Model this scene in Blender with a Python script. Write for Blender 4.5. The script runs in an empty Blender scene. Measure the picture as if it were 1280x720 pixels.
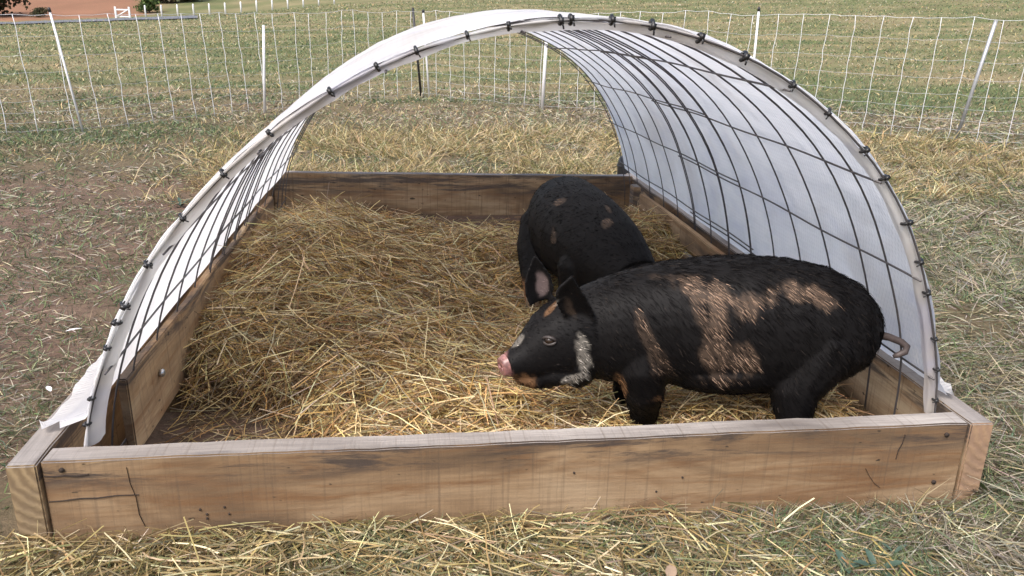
import bpy, bmesh, math, random
import numpy as np
from mathutils import Vector, Matrix, noise as mnoise
random.seed(7); rng = np.random.default_rng(7)
scene = bpy.context.scene; COL = scene.collection

# ------------------------------------------------------------------ camera
cd = bpy.data.cameras.new('camera'); cam = bpy.data.objects.new('camera', cd); COL.objects.link(cam)
CAM = Vector((-0.31390989, -1.853377, 1.26413972))
fw = Vector((0.12164164, 0.94200256, -0.31278504)); rt = Vector((0.99239542, -0.1214021, 0.02031913)); up = Vector((0.01883209, 0.31287809, 0.94960658))
M = Matrix((rt, up, -fw)).transposed().to_4x4(); M.translation = CAM
cam.matrix_world = M
cd.sensor_width = 36; cd.lens = 36 * 1012.43 / 1280
cd.clip_start = .05; cd.clip_end = 3000
scene.camera = cam
# ------------------------------------------------------------------ light
SUN_EL, SUN_AZ = math.radians(52), math.radians(215)      # azimuth clockwise from +Y: behind the camera, to the left
w = bpy.data.worlds.new("World"); scene.world = w; w.use_nodes = True
nt = w.node_tree; bg = nt.nodes['Background']; sky = nt.nodes.new('ShaderNodeTexSky')
sky.sky_type = 'NISHITA'; sky.sun_disc = False; sky.sun_elevation = SUN_EL; sky.sun_rotation = SUN_AZ
sky.air_density = 1.0; sky.dust_density = 5.0; sky.ozone_density = 1.0
nt.links.new(sky.outputs[0], bg.inputs[0]); bg.inputs[1].default_value = 0.14
sl = bpy.data.lights.new('sun', 'SUN'); sun = bpy.data.objects.new('sun', sl); COL.objects.link(sun)
sl.energy = 2.1; sl.angle = math.radians(35); sl.color = (1.0, .985, .98)
sd = Vector((math.sin(SUN_AZ) * math.cos(SUN_EL), math.cos(SUN_AZ) * math.cos(SUN_EL), math.sin(SUN_EL)))
sun.rotation_euler = sd.to_track_quat('Z', 'Y').to_euler()
scene.view_settings.view_transform = 'Standard'; scene.view_settings.look = 'None'
scene.view_settings.exposure = 0.76; scene.view_settings.gamma = 1

# ------------------------------------------------------------------ helpers
def lin(r, g, b):
    f = lambda c: ((c / 255 + .055) / 1.055) ** 2.4 if c > 10 else c / 255 / 12.92
    return (f(r), f(g), f(b))
def link(o, parent=None):
    COL.objects.link(o)
    if parent: o.parent = parent
    return o
def tag(o, label=None, cat=None, group=None, kind=None):
    if label: o['label'] = label
    if cat: o['category'] = cat
    if group: o['group'] = group
    if kind: o['kind'] = kind
    return o
def empty(name, loc=(0, 0, 0), parent=None):
    o = bpy.data.objects.new(name, None); o.location = loc; o.empty_display_size = .1
    return link(o, parent)
def mesh_np(name, V, F3=None, F4=None, mat=None, cols=None, parent=None, smooth=False):
    me = bpy.data.meshes.new(name); V = np.asarray(V, np.float32)
    loops = []; starts = []; tot = []
    n3 = 0 if F3 is None else len(F3); n4 = 0 if F4 is None else len(F4)
    idx = []
    if n4: idx.append(np.asarray(F4, np.int32).ravel())
    if n3: idx.append(np.asarray(F3, np.int32).ravel())
    idx = np.concatenate(idx)
    ls = np.concatenate([np.arange(n4) * 4, n4 * 4 + np.arange(n3) * 3]).astype(np.int32)
    lt = np.concatenate([np.full(n4, 4), np.full(n3, 3)]).astype(np.int32)
    me.vertices.add(len(V)); me.vertices.foreach_set('co', V.ravel())
    me.loops.add(len(idx)); me.loops.foreach_set('vertex_index', idx)
    me.polygons.add(n3 + n4); me.polygons.foreach_set('loop_start', ls); me.polygons.foreach_set('loop_total', lt)
    if smooth: me.polygons.foreach_set('use_smooth', np.ones(n3 + n4, bool))
    me.update(calc_edges=True); me.validate()
    if cols is not None:
        a = me.color_attributes.new('Col', 'FLOAT_COLOR', 'POINT')
        c = np.ones((len(V), 4), np.float32); c[:, :3] = cols; a.data.foreach_set('color', c.ravel())
    if mat: me.materials.append(mat)
    return link(bpy.data.objects.new(name, me), parent)
def hsh(ix, iy, iz, seed):
    h = (ix.astype(np.int64) * 374761393 + iy.astype(np.int64) * 668265263 + iz.astype(np.int64) * 2147483647 + seed * 974711) & 0xffffffff
    h = ((h ^ (h >> 13)) * 1274126177) & 0xffffffff
    h = ((h ^ (h >> 16)) * 2246822519) & 0xffffffff
    return ((h ^ (h >> 15)) & 0xffff) / 65535.0
def vn(x, y, z=0., seed=0):
    x, y, z = np.broadcast_arrays(np.asarray(x, float), np.asarray(y, float), np.asarray(z, float))
    ix, iy, iz = np.floor(x), np.floor(y), np.floor(z)
    fx, fy, fz = x - ix, y - iy, z - iz
    fx, fy, fz = [f * f * (3 - 2 * f) for f in (fx, fy, fz)]
    r = 0
    for a in (0, 1):
        for b in (0, 1):
            for c in (0, 1):
                r = r + hsh(ix + a, iy + b, iz + c, seed) * (fx if a else 1 - fx) * (fy if b else 1 - fy) * (fz if c else 1 - fz)
    return r
def fbm(x, y, z=0., seed=0, oct=3):
    s = 0; a = 1; t = 0
    for i in range(oct):
        s = s + a * vn(np.asarray(x) * 2 ** i, np.asarray(y) * 2 ** i, np.asarray(z) * 2 ** i, seed + i * 7); t += a; a *= .5
    return s / t
def sst(a, b, x):
    t = np.clip((x - a) / (b - a), 0, 1); return t * t * (3 - 2 * t)
def ribbons(name, P, D, L, W, B, cols, mat, seg=2, tip=True, parent=None, tipw=.15):
    """many thin strands: base P, direction D, length L, width W, bend vector B; one mesh"""
    n = len(P); L = np.broadcast_to(L, n)[:, None]; W = np.broadcast_to(W, n)[:, None]
    S = np.cross(D, rng.normal(size=(n, 3))); S /= np.linalg.norm(S, axis=1)[:, None] + 1e-9
    V = np.empty((n, 2 * (seg + 1), 3), np.float32); C = np.empty((n, 2 * (seg + 1), 3), np.float32)
    for k in range(seg + 1):
        t = k / seg; p = P + D * L * t + B * t * t
        wk = W * ((1 - t * .3) if k < seg else (tipw if tip else .8)) * .5
        V[:, 2 * k] = p - S * wk; V[:, 2 * k + 1] = p + S * wk
        C[:, 2 * k] = cols; C[:, 2 * k + 1] = cols
    base = (np.arange(n) * 2 * (seg + 1))[:, None, None]
    q = np.array([[2 * k, 2 * k + 1, 2 * k + 3, 2 * k + 2] for k in range(seg)])[None]
    return mesh_np(name, V.reshape(-1, 3), F4=(base + q).reshape(-1, 4), mat=mat, cols=C.reshape(-1, 3), parent=parent)
def pick(pal, n, jit=.12):
    pal = np.array(pal); c = pal[rng.integers(0, len(pal), n)]
    return np.clip(c * (1 + rng.normal(0, jit, (n, 1))) * (1 + rng.normal(0, jit * .3, (n, 3))), .004, 1)
def tube_v(pts, r, n=6, cap=True):
    """verts, quads of a tube along pts; r scalar or list"""
    pts = [Vector(p) for p in pts]; m = len(pts); r = np.broadcast_to(r, m)
    V = []; F = []; pa = None
    for i, p in enumerate(pts):
        t = (pts[min(i + 1, m - 1)] - pts[max(i - 1, 0)]).normalized()
        if pa is None:
            a = t.orthogonal().normalized()
        else:
            a = (pa - t * pa.dot(t)).normalized()
        pa = a; b = t.cross(a)
        for k in range(n):
            an = 2 * math.pi * k / n; V.append(p + (a * math.cos(an) + b * math.sin(an)) * float(r[i]))
    for i in range(m - 1):
        for k in range(n):
            F.append((i * n + k, i * n + (k + 1) % n, (i + 1) * n + (k + 1) % n, (i + 1) * n + k))
    if cap: F.append(tuple(range(n))[::-1]); F.append(tuple(range((m - 1) * n, m * n)))
    return V, F
def mk(name, VF, mat, parent=None, smooth=True):
    me = bpy.data.meshes.new(name); me.from_pydata([tuple(v) for v in VF[0]], [], VF[1]); me.update()
    if smooth: me.polygons.foreach_set('use_smooth', np.ones(len(me.polygons), bool))
    me.materials.append(mat); return link(bpy.data.objects.new(name, me), parent)
def join_vf(*vfs):
    V = []; F = []
    for v, f in vfs:
        o = len(V); V += list(v); F += [tuple(i + o for i in q) for q in f]
    return V, F
def box_vf(x0, x1, y0, y1, z0, z1):
    V = [Vector(p) for p in ((x0, y0, z0), (x1, y0, z0), (x1, y1, z0), (x0, y1, z0), (x0, y0, z1), (x1, y0, z1), (x1, y1, z1), (x0, y1, z1))]
    return V, [(0, 3, 2, 1), (4, 5, 6, 7), (0, 1, 5, 4), (1, 2, 6, 5), (2, 3, 7, 6), (3, 0, 4, 7)]
def ball_vf(c, r, nu=12, nv=8, sc=(1, 1, 1)):
    V = []; F = []
    for j in range(1, nv):
        th = math.pi * j / nv
        for i in range(nu):
            ph = 2 * math.pi * i / nu
            V.append(Vector((c[0] + r * sc[0] * math.sin(th) * math.cos(ph), c[1] + r * sc[1] * math.sin(th) * math.sin(ph), c[2] + r * sc[2] * math.cos(th))))
    for j in range(nv - 2):
        for i in range(nu): F.append((j * nu + i, (j + 1) * nu + i, (j + 1) * nu + (i + 1) % nu, j * nu + (i + 1) % nu))
    t = len(V); V += [Vector((c[0], c[1], c[2] + r * sc[2])), Vector((c[0], c[1], c[2] - r * sc[2]))]
    for i in range(nu):
        F.append((t, i, (i + 1) % nu)); F.append((t + 1, (nv - 2) * nu + (i + 1) % nu, (nv - 2) * nu + i))
    return V, F

# ------------------------------------------------------------------ materials
class NT:
    def __init__(s, name):
        s.m = bpy.data.materials.new(name); s.m.use_nodes = True; s.t = s.m.node_tree; s.b = s.t.nodes['Principled BSDF']; s.out = s.t.nodes['Material Output']
    def n(s, ty, **k):
        o = s.t.nodes.new(ty)
        for a, v in k.items():
            if a in ('inp',):
                for i, x in v.items(): o.inputs[i].default_value = x
            else: setattr(o, a, v)
        return o
    def l(s, a, b): s.t.links.new(a, b)
    def noise(s, scale, vec=None, detail=4, rough=.55, dist=0, stretch=None):
        if stretch is not None:
            mp = s.n('ShaderNodeMapping', inp={'Scale': stretch}); s.l(vec, mp.inputs[0]); vec = mp.outputs[0]
        o = s.n('ShaderNodeTexNoise', inp={'Scale': scale, 'Detail': detail, 'Roughness': rough, 'Distortion': dist})
        if vec is not None: s.l(vec, o.inputs['Vector'])
        return o.outputs['Fac']
    def ramp(s, fac, stops):
        o = s.n('ShaderNodeValToRGB'); e = o.color_ramp.elements
        while len(e) < len(stops): e.new(.5)
        for el, (p, c) in zip(e, stops):
            el.position = p; el.color = (c, c, c, 1) if not hasattr(c, '__len__') else (*c, 1)
        s.l(fac, o.inputs[0]); return o.outputs[0]
    def mix(s, fac, a, b, mode='MIX'):
        o = s.n('ShaderNodeMix', data_type='RGBA', blend_type=mode)
        for i, v in ((0, fac), (6, a), (7, b)):
            if hasattr(v, 'links'): s.l(v, o.inputs[i])
            else: o.inputs[i].default_value = v if i == 0 else (*v, 1)
        return o.outputs[2]
    def bump(s, h, strength=.3, dist=.01):
        o = s.n('ShaderNodeBump', inp={'Strength': strength, 'Distance': dist}); s.l(h, o.inputs['Height']); s.l(o.outputs[0], s.b.inputs['Normal']); return o
def simple(name, col, rough=.6, metal=0, noise_amt=.15, scale=30):
    t = NT(name); tc = t.n('ShaderNodeTexCoord')
    f = t.noise(scale, tc.outputs['Object'])
    c = t.mix(f, tuple(x * (1 - noise_amt) for x in col), tuple(min(1, x * (1 + noise_amt)) for x in col))
    t.l(c, t.b.inputs['Base Color']); t.b.inputs['Roughness'].default_value = rough; t.b.inputs['Metallic'].default_value = metal
    return t.m
def strand_mat(name, rough=.6, trans=.25, spec=.3):
    t = NT(name); a = t.n('ShaderNodeVertexColor', layer_name='Col')
    t.l(a.outputs[0], t.b.inputs['Base Color']); t.b.inputs['Roughness'].default_value = rough
    t.b.inputs['Specular IOR Level'].default_value = spec
    if trans:
        tr = t.n('ShaderNodeBsdfTranslucent'); t.l(a.outputs[0], tr.inputs[0])
        mx = t.n('ShaderNodeMixShader', inp={0: trans}); t.l(t.b.outputs[0], mx.inputs[1]); t.l(tr.outputs[0], mx.inputs[2]); t.l(mx.outputs[0], t.out.inputs[0])
    return t.m
M_straw = strand_mat('straw', .5, .2, .4); M_grass = strand_mat('grass_blades', .6, .25, .2); M_hair = strand_mat('pig_hair', .6, 0, .10)

def wood_mat(name, face='side', tone=(1, 1, 1), seed=0, dark=0., soft=False):
    t = NT(name); tc = t.n('ShaderNodeTexCoord'); ob = tc.outputs['Object']
    mp0 = t.n('ShaderNodeMapping', inp={'Location': (seed * 3.7, seed * 1.3, seed * .7)}); t.l(ob, mp0.inputs[0]); v = mp0.outputs[0]
    mul = lambda c: tuple(a * b for a, b in zip(c, tone))
    if face == 'end':
        wv = t.n('ShaderNodeTexWave', wave_type='RINGS', rings_direction='X', inp={'Scale': 12, 'Distortion': 3.0, 'Detail': 3, 'Detail Scale': 3})
        mp = t.n('ShaderNodeMapping', inp={'Location': (0, .06, -.27)}); t.l(ob, mp.inputs[0]); t.l(mp.outputs[0], wv.inputs[0])
        n1 = t.noise(14, v)
        c = t.mix(wv.outputs['Fac'], mul((.17, .115, .06) if not soft else (.26, .185, .108)), mul((.29, .21, .115)))
        c = t.mix(t.ramp(n1, [(.35, .45), (.65, 0.)]), c, mul((.12, .09, .06)))
        t.l(c, t.b.inputs['Base Color']); t.bump(wv.outputs['Fac'], .4, .004)
        t.b.inputs['Roughness'].default_value = .85; return t.m
    big = t.noise(2.2, v, 4, .6, .6, stretch=(.55, 2, 2.2))
    mid = t.noise(5, v, 5, .6, 1.2, stretch=(.45, 3, 4))
    fine = t.noise(16, v, 7, .7, 1.2, stretch=(.10, 3, 5))
    speck = t.noise(38, v, 2, .5, 0, stretch=(.6, 1, 1.4))
    if face == 'side':
        c = t.ramp(big, [(.33, mul((.085, .06, .04))), (.44, mul((.18, .12, .07))), (.54, mul((.28, .195, .115))), (.68, mul((.37, .28, .18)))])
        c = t.mix(t.ramp(mid, [(.47, 0.), (.66, .75)]), c, mul((.17, .088, .04)))
        c = t.mix(t.ramp(fine, [(.38, .28), (.55, 0.)]), c, mul((.12, .085, .06)))
        vo = t.n('ShaderNodeTexVoronoi', inp={'Scale': 3.1}); mpk = t.n('ShaderNodeMapping', inp={'Scale': (1, .2, 1.9)}); t.l(v, mpk.inputs[0]); t.l(mpk.outputs[0], vo.inputs['Vector'])
        c = t.mix(t.ramp(vo.outputs['Distance'], [(.03, .85), (.05, .5), (.09, .12), (.16, 0.)]), c, mul((.07, .04, .025)))
        c = t.mix(t.ramp(speck, [(.25, .9), (.31, 0.)]), c, mul((.03, .025, .02)))
        # darker band of old stain along part of the top edge
        sx = t.n('ShaderNodeSeparateXYZ'); t.l(ob, sx.inputs[0])
        edge = t.n('ShaderNodeMapRange', inp={1: .17, 2: .215, 3: 0., 4: 1.}); t.l(sx.outputs[2], edge.inputs[0])
        en = t.n('ShaderNodeMath', operation='MULTIPLY'); t.l(edge.outputs[0], en.inputs[0]); t.l(t.ramp(t.noise(4, v, 7, .72, .5, stretch=(.45, 1, 5)), [(.47, 0.), (.56, .85)]), en.inputs[1])
        c = t.mix(en.outputs[0], c, mul((.05, .042, .04)))
    else:   # weathered grey top
        c = t.ramp(big, [(.3, mul((.17, .15, .135))), (.55, mul((.34, .31, .285))), (.75, mul((.43, .40, .37)))])
        c = t.mix(t.ramp(fine, [(.35, .55), (.6, 0.)]), c, mul((.12, .105, .10)))
        c = t.mix(t.ramp(mid, [(.58, 0.), (.75, .7)]), c, mul((.07, .065, .07)))
    if dark: c = t.mix(dark, c, (.035, .028, .022))
    t.l(c, t.b.inputs['Base Color']); t.b.inputs['Roughness'].default_value = .8; t.b.inputs['Specular IOR Level'].default_value = .25
    # irregular saw marks across the grain, fine grit in the relief
    saw = t.noise(1.0, v, 3, .6, 0, stretch=(95, 2.2, 2.2)); grit = t.noise(70, v, 5, .7, 0, stretch=(.3, 1, 1))
    ad = t.n('ShaderNodeMath', operation='MULTIPLY_ADD', inp={1: .8}); t.l(saw, ad.inputs[0]); t.l(grit, ad.inputs[2])
    t.bump(ad.outputs[0], .5, .0035)
    sm = t.mix(t.ramp(saw, [(.30, .42), (.46, 0.)]), c, (.09, .065, .045)); t.l(sm, t.b.inputs['Base Color'])
    return t.m
W_side = wood_mat('weathered_wood_side', 'side', (.88, .85, .83), 0)
W_top = wood_mat('weathered_wood_top', 'top', (1, 1, 1), 1)
W_end = wood_mat('wood_end_grain', 'end')
W_endr = wood_mat('pink_end_grain', 'end', (1.12, 1.0, 1.08), soft=True)
W_dark = wood_mat('dark_weathered_wood', 'side', (1.3, 1.34, 1.4), 4, .0)
W_pale = wood_mat('pale_wood', 'side', (1.75, 1.7, 1.6), 9)
W_shade = wood_mat('shaded_plank_end', 'side', (.5, .48, .48), 9, .1)  # same wood as the pale plank, with shade painted into its end colour

def coat_mat():
    t = NT('pig_hide'); a = t.n('ShaderNodeVertexColor', layer_name='Col'); tc = t.n('ShaderNodeTexCoord')
    f = t.noise(90, tc.outputs['Object'], 4, .6)
    c = t.mix(f, a.outputs[0], (0, 0, 0)); t.l(t.mix(.35, a.outputs[0], c), t.b.inputs['Base Color'])
    t.b.inputs['Roughness'].default_value = .62; t.b.inputs['Specular IOR Level'].default_value = .16
    t.bump(f, .25, .002); return t.m
M_hide = coat_mat()
M_eye = simple('pig_eye', (.02, .012, .008), .08, 0, .3); M_hoof = simple('pig_hoof', (.2, .14, .09), .6)
M_wire = simple('rusted_steel_wire', (.085, .078, .08), .5, .4, .4, 60)
M_tie = simple('black_nylon_tie', (.012, .012, .013), .4)
M_bolt = simple('galvanised_bolt', (.55, .56, .57), .35, .9)
M_white = simple('white_fence_plastic', (.72, .72, .74), .5, 0, .08)
M_rope = simple('white_net_twine', (.68, .69, .72), .7, 0, .12, 200)
M_twine = simple('grey_net_twine', (.46, .47, .49), .7, 0, .12, 200)
M_black = simple('black_plastic', (.02, .02, .022), .4)
M_steel = simple('galvanised_post', (.42, .43, .45), .5, .5, .2)
M_hole = simple('nail_hole_shadow', (.03, .02, .015), .9)

def fabric_mat(name, base, stain=1.):
    t = NT(name); tc = t.n('ShaderNodeTexCoord'); ob = tc.outputs['Object']; uv = tc.outputs['UV']
    c = base
    n1 = t.noise(1.6, ob, 4, .6, .5)
    c = t.mix(t.ramp(n1, [(.48, 0.), (.68, min(.9, .55 * stain))]), c, (.50, .43, .36))
    n2 = t.noise(2.6, ob, 3, .5, .3, stretch=(1.2, .7, 1.4))
    c = t.mix(t.ramp(n2, [(.56, 0.), (.70, min(.8, .4 * stain))]), c, (.42, .45, .66))
    n3 = t.noise(9, uv, 5, .7, .2, stretch=(3, .8, 1))
    c = t.mix(t.ramp(n3, [(.3, .12), (.5, 0.)]), c, (.5, .5, .52))
    t.l(c, t.b.inputs['Base Color']); t.b.inputs['Roughness'].default_value = .75; t.b.inputs['Specular IOR Level'].default_value = .2
    tr = t.n('ShaderNodeBsdfTranslucent'); t.l(c, tr.inputs[0])
    mx = t.n('ShaderNodeMixShader', inp={0: .56}); t.l(t.b.outputs[0], mx.inputs[1]); t.l(tr.outputs[0], mx.inputs[2]); t.l(mx.outputs[0], t.out.inputs[0])
    # woven diamond weave and soft creases
    hs = []
    for ang in (.42, -.42):
        mp = t.n('ShaderNodeMapping', inp={'Rotation': (0, 0, ang)}); t.l(uv, mp.inputs[0])
        wv = t.n('ShaderNodeTexWave', wave_type='BANDS', bands_direction='Y', inp={'Scale': 21, 'Distortion': .8, 'Detail': 1, 'Detail Scale': 1.5}); t.l(mp.outputs[0], wv.inputs[0]); hs.append(wv.outputs['Fac'])
    mxx = t.n('ShaderNodeMath', operation='MAXIMUM'); t.l(hs[0], mxx.inputs[0]); t.l(hs[1], mxx.inputs[1])
    ad = t.n('ShaderNodeMath', operation='MULTIPLY_ADD', inp={1: .10}); t.l(mxx.outputs[0], ad.inputs[0]); t.l(t.noise(4, uv, 4, .55, .8, stretch=(1, 2.0, 1)), ad.inputs[2])
    b = t.bump(ad.outputs[0], .6, .03); t.l(b.outputs[0], tr.inputs['Normal'])
    wc = t.mix(t.ramp(mxx.outputs[0], [(.45, .12), (.8, 0.)]), c, (.45, .46, .50)); t.l(wc, t.b.inputs['Base Color']); t.l(wc, tr.inputs[0])
    return t.m
M_fab = fabric_mat('white_woven_cover', (.96, .965, .98), .6); M_hem = fabric_mat('dirty_cover_hem', (.76, .75, .73), 1.3); M_rim = fabric_mat('cover_rim', (.93, .93, .93), 1.3)

# ------------------------------------------------------------------ terrain
CX, CY = CAM.x, CAM.y
def far_z(a): return np.interp(a, [-3, -.6, -.43, -.3, -.2, -.08, .1, .8, 3], [-.3, -.3, 0, .8, 1.4, 2.9, 4.2, 5, 5])
def pen_mask(x, y, m=.0): return (np.abs(x) < 1.25 + m) & (y > -.02 - m) & (y < 3.72 + m)
def gz(x, y):
    x = np.asarray(x, float); y = np.asarray(y, float)
    dx, dy = x - CX, y - CY; d = np.hypot(dx, dy)
    a = np.where(dy > 1e-3, dx / np.maximum(dy, 1e-3), np.sign(dx) * 3); a = np.clip(a, -3, 3)
    t = np.clip((d - 18) / 92, 0, 1) ** 1.5
    z = far_z(a) * t + np.clip(d - 112, 0, 300) * .075
    nz = (fbm(x * .9, y * .9, 0, 3) - .5) * .09 + (fbm(x * 3.2, y * 3.2, 0, 5, 2) - .5) * .05
    ins = np.clip(np.maximum(np.abs(x) - 1.5, np.maximum(-.15 - y, y - 3.9)) / .8, 0, 1)
    return z + nz * (.25 + .75 * ins) - .012 + .03 * ins
def bed(x, y):
    """straw bedding height inside the pen"""
    g = lambda cx, cy, sx, sy, h: h * np.exp(-((x - cx) / sx) ** 2 - ((y - cy) / sy) ** 2)
    z = .05 + g(-.80, 2.0, .36, .85, .21) + g(-1.05, 1.4, .22, .9, .07) + g(.98, 2.45, .32, .6, .15) + g(-.5, 2.7, .5, .35, .04) + g(.35, 2.9, .5, .4, .05) - g(.15, 1.6, .3, .35, .04) + g(-.1, .7, .5, .3, .02)
    z = z + (fbm(x * 2.6, y * 2.6, 0, 21) - .5) * .13 + (fbm(x * 8, y * 8, 0, 22, 2) - .5) * .055
    m = straw_mask(x, y)
    return -.03 + (z + .03) * m
def straw_mask(x, y):
    n = (fbm(x * 2.2, y * 2.2, 0, 31) - .5) * .5
    m = sst(0, .25, y - (.62 - .55 * sst(-.95, -.3, x)) + n * .6)     # bare soil in the near left corner
    m = m * (1 - sst(2.7, 3.0, y + n * .5 - .32 * sst(-.5, -.9, x)))
    return m
def sheet(name, nx, ny, f, mat, cols=None, **k):
    V, F = f(nx, ny); return mesh_np(name, V, F4=F, mat=mat, cols=cols(V) if cols else None, smooth=True, **k)
def grid_f(nx, ny, wrap=False):
    i, j = np.meshgrid(np.arange(nx - (0 if wrap else 1)), np.arange(ny - 1), indexing='ij'); i2 = (i + 1) % nx
    return np.stack([i * ny + j, i2 * ny + j, i2 * ny + j + 1, i * ny + j + 1], -1).reshape(-1, 4)
def zone(x, y):
    """dry 0..1, soil 0..1, green 0..1"""
    dx, dy = x - CX, y - CY; d = np.hypot(dx, dy)
    n1 = fbm(x * .55, y * .9, 0, 41); n2 = fbm(x * 2.3, y * 2.3, 0, 43); n3 = fbm(x * .22, y * .7, 0, 47)
    left = sst(-1.0, -1.7, x) * (1 - sst(4.6, 6.2, y + .6 * n1)); right = sst(.9, 1.8, x) * (1 - sst(4, 6, y))
    soil = left * sst(.42, .60, n1 * .45 + n2 * .55 + .1) + .35 * right * sst(.5, .7, n2)
    u = y + .3 * x - 10.2 - (n1 - .5) * 2                                  # worn mown band behind the net
    band = np.exp(-(u / 1.3) ** 2) + .55 * np.exp(-((u - 5.2) / .9) ** 2) * (x < 6) + .35 * np.exp(-((u - 13) / 2.5) ** 2)
    green = np.where(d > 9, .47 + (n3 - .5) * 1.8 + (n2 - .5) * .9, .44 + (n2 - .5) * 1.3 + (n1 - .5) * .6)
    green = green + .12 * sst(10, 15, d) - band * .6 - .25 * np.exp(-((y - 5.2) / 1.4) ** 2)
    soil = np.clip(soil + band * .45 * sst(.42, .6, n2), 0, 1)
    return np.clip(green, 0, 1), soil, n1, n2
C_green = np.array(lin(112, 120, 78)); C_dry = np.array(lin(160, 146, 112)); C_soil = np.array(lin(132, 108, 96)); C_field = np.array(lin(150, 108, 86))
def ground_cols(V):
    x, y = V[:, 0], V[:, 1]; g, s, n1, n2 = zone(x, y); d = np.hypot(x - CX, y - CY); a = (x - CX) / np.maximum(y - CY, .01)
    c = C_dry * (1 - g[:, None]) + C_green * g[:, None]
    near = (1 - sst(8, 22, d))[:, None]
    c = c * (1 - near) + near * (c * .30 + .34 * C_soil * .75)               # litter and soil under the blades, darkened to paint shade into the gaps
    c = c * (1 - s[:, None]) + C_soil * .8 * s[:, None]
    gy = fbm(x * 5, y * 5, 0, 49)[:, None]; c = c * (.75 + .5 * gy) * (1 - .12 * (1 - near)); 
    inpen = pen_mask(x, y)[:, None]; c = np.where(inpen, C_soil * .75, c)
    fcol = C_field * (.72 + .56 * fbm(x * .5, y * .16, 0, 57)[:, None]); fld = (sst(111, 113, d) * (1 - sst(-.30, -.275, a + (n1 - .5) * .03)))[:, None]
    return c * (1 - fld) + fcol * fld
NR, NA = 240, 340
rr = np.concatenate([[0.0], .25 * (900 / .25) ** (np.linspace(0, 1, NR - 1))]); aa = np.linspace(0, 2 * np.pi, NA, endpoint=False)
A2, R2 = np.meshgrid(aa, rr, indexing='ij'); GX = CX + R2 * np.sin(A2); GY = CY + R2 * np.cos(A2)
GV = np.stack([GX, GY, gz(GX, GY)], -1).reshape(-1, 3)
def ground_mat():
    t = NT('field_ground'); a = t.n('ShaderNodeVertexColor', layer_name='Col'); tc = t.n('ShaderNodeTexCoord'); ob = tc.outputs['Object']
    f1 = t.noise(30, ob, 6, .7); f2 = t.noise(1.3, ob, 8, .75, .3, stretch=(.6, 1.6, 1))
    c = t.mix(t.ramp(f1, [(.3, .6), (.6, 0.)]), a.outputs[0], (.05, .04, .03))
    c = t.mix(t.ramp(f2, [(.40, .25), (.62, 0.)]), c, (.10, .10, .05))
    t.l(c, t.b.inputs['Base Color']); t.b.inputs['Roughness'].default_value = .95; t.b.inputs['Specular IOR Level'].default_value = .1
    t.bump(f1, .8, .02); return t.m
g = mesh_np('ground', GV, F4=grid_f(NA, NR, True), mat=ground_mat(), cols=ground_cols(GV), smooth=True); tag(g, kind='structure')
# road beyond the field
na, nd = 80, 6; ra = np.linspace(-.75, -.235, na); rd = np.linspace(90, 104, nd)
RA, RD = np.meshgrid(ra, rd, indexing='ij'); th = np.arctan(RA); RX = CX + RD * np.sin(th); RY = CY + RD * np.cos(th)
RV = np.stack([RX, RY, gz(RX, RY) + .09], -1).reshape(-1, 3)
rdm = simple('asphalt', (.13, .135, .15), .9, 0, .2, 2)
tag(mesh_np('road', RV, F4=grid_f(na, nd), mat=rdm, smooth=True), kind='structure')

# ------------------------------------------------------------------ shelter
shelter = empty('pig_shelter', (0, 0, 0))
tag(shelter, 'low hoop shelter of wire mesh under a white cover on a frame of thick boards', 'animal shelter')
def board(name, p0, ang, L, T, H, mats, parent=shelter, pitch=0., warp=.004, label=None, seg=30, zrot=0., bev=.004):
    """board with its length along local X from p0 (bottom edge), thickness along local Y, height along Z"""
    bm = bmesh.new(); V, F = box_vf(0, L, 0, T, 0, H)
    vs = [bm.verts.new(v) for v in V]; [bm.faces.new([vs[i] for i in f]) for f in F]
    lx = [e for e in bm.edges if abs(e.verts[0].co.x - e.verts[1].co.x) > .5 * L]
    bmesh.ops.bevel(bm, geom=list(bm.edges), offset=bev, segments=2, affect='EDGES')
    for k in range(1, seg):
        bmesh.ops.bisect_plane(bm, geom=bm.verts[:] + bm.edges[:] + bm.faces[:], plane_co=(L * k / seg, 0, 0), plane_no=(1, 0, 0))
    off = random.uniform(0, 50)
    for v in bm.verts:
        n = mnoise.noise_vector(Vector((v.co.x * 2.2 + off, v.co.y * 3, v.co.z * 3))); n2 = mnoise.noise(Vector((v.co.x * 14 + off, v.co.y * 20, v.co.z * 9)))
        v.co.y += n.y * warp + n2 * .0012; v.co.z += n.z * warp + (n2 * .0025 if v.co.z > H * .9 else 0)
    bm.normal_update()
    for f in bm.faces:
        n = f.normal; f.material_index = 2 if abs(n.x) > .7 else (1 if n.z > .7 else 0)
    me = bpy.data.meshes.new(name); bm.to_mesh(me); bm.free()
    for m in mats: me.materials.append(m)
    o = bpy.data.objects.new(name, me); link(o, parent); o.location = p0
    o.rotation_euler = (zrot, -pitch, ang)
    if label: o['label'] = label
    return o
H0, T0 = .227, .07; ZB = -.035
fb = board('front_board', (-1.217, -.001, ZB), 0, 2.434, T0, H0 - ZB, (W_side, W_top, W_end), label='rough sawn front board with grey top edge and brown stains', seg=46, warp=.003)
board('side_board', (-1.222, -.012, ZB), math.pi / 2, 3.8, T0, H0 - ZB, (W_pale, W_top, W_end), pitch=.010, label='left side board with curved rings in its near end', seg=40)
board('side_board', (1.222 + T0, -.003, ZB), math.pi / 2, 3.8, T0, H0 - ZB, (W_dark, W_top, W_endr), pitch=.004, label='right side board with a pinkish near end', seg=40)
board('back_board', (-1.217, 3.60, -.04), 0, 2.434, T0, .325, (W_dark, W_top, W_end), pitch=-.013, label='dark weathered back board', seg=30)
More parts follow.
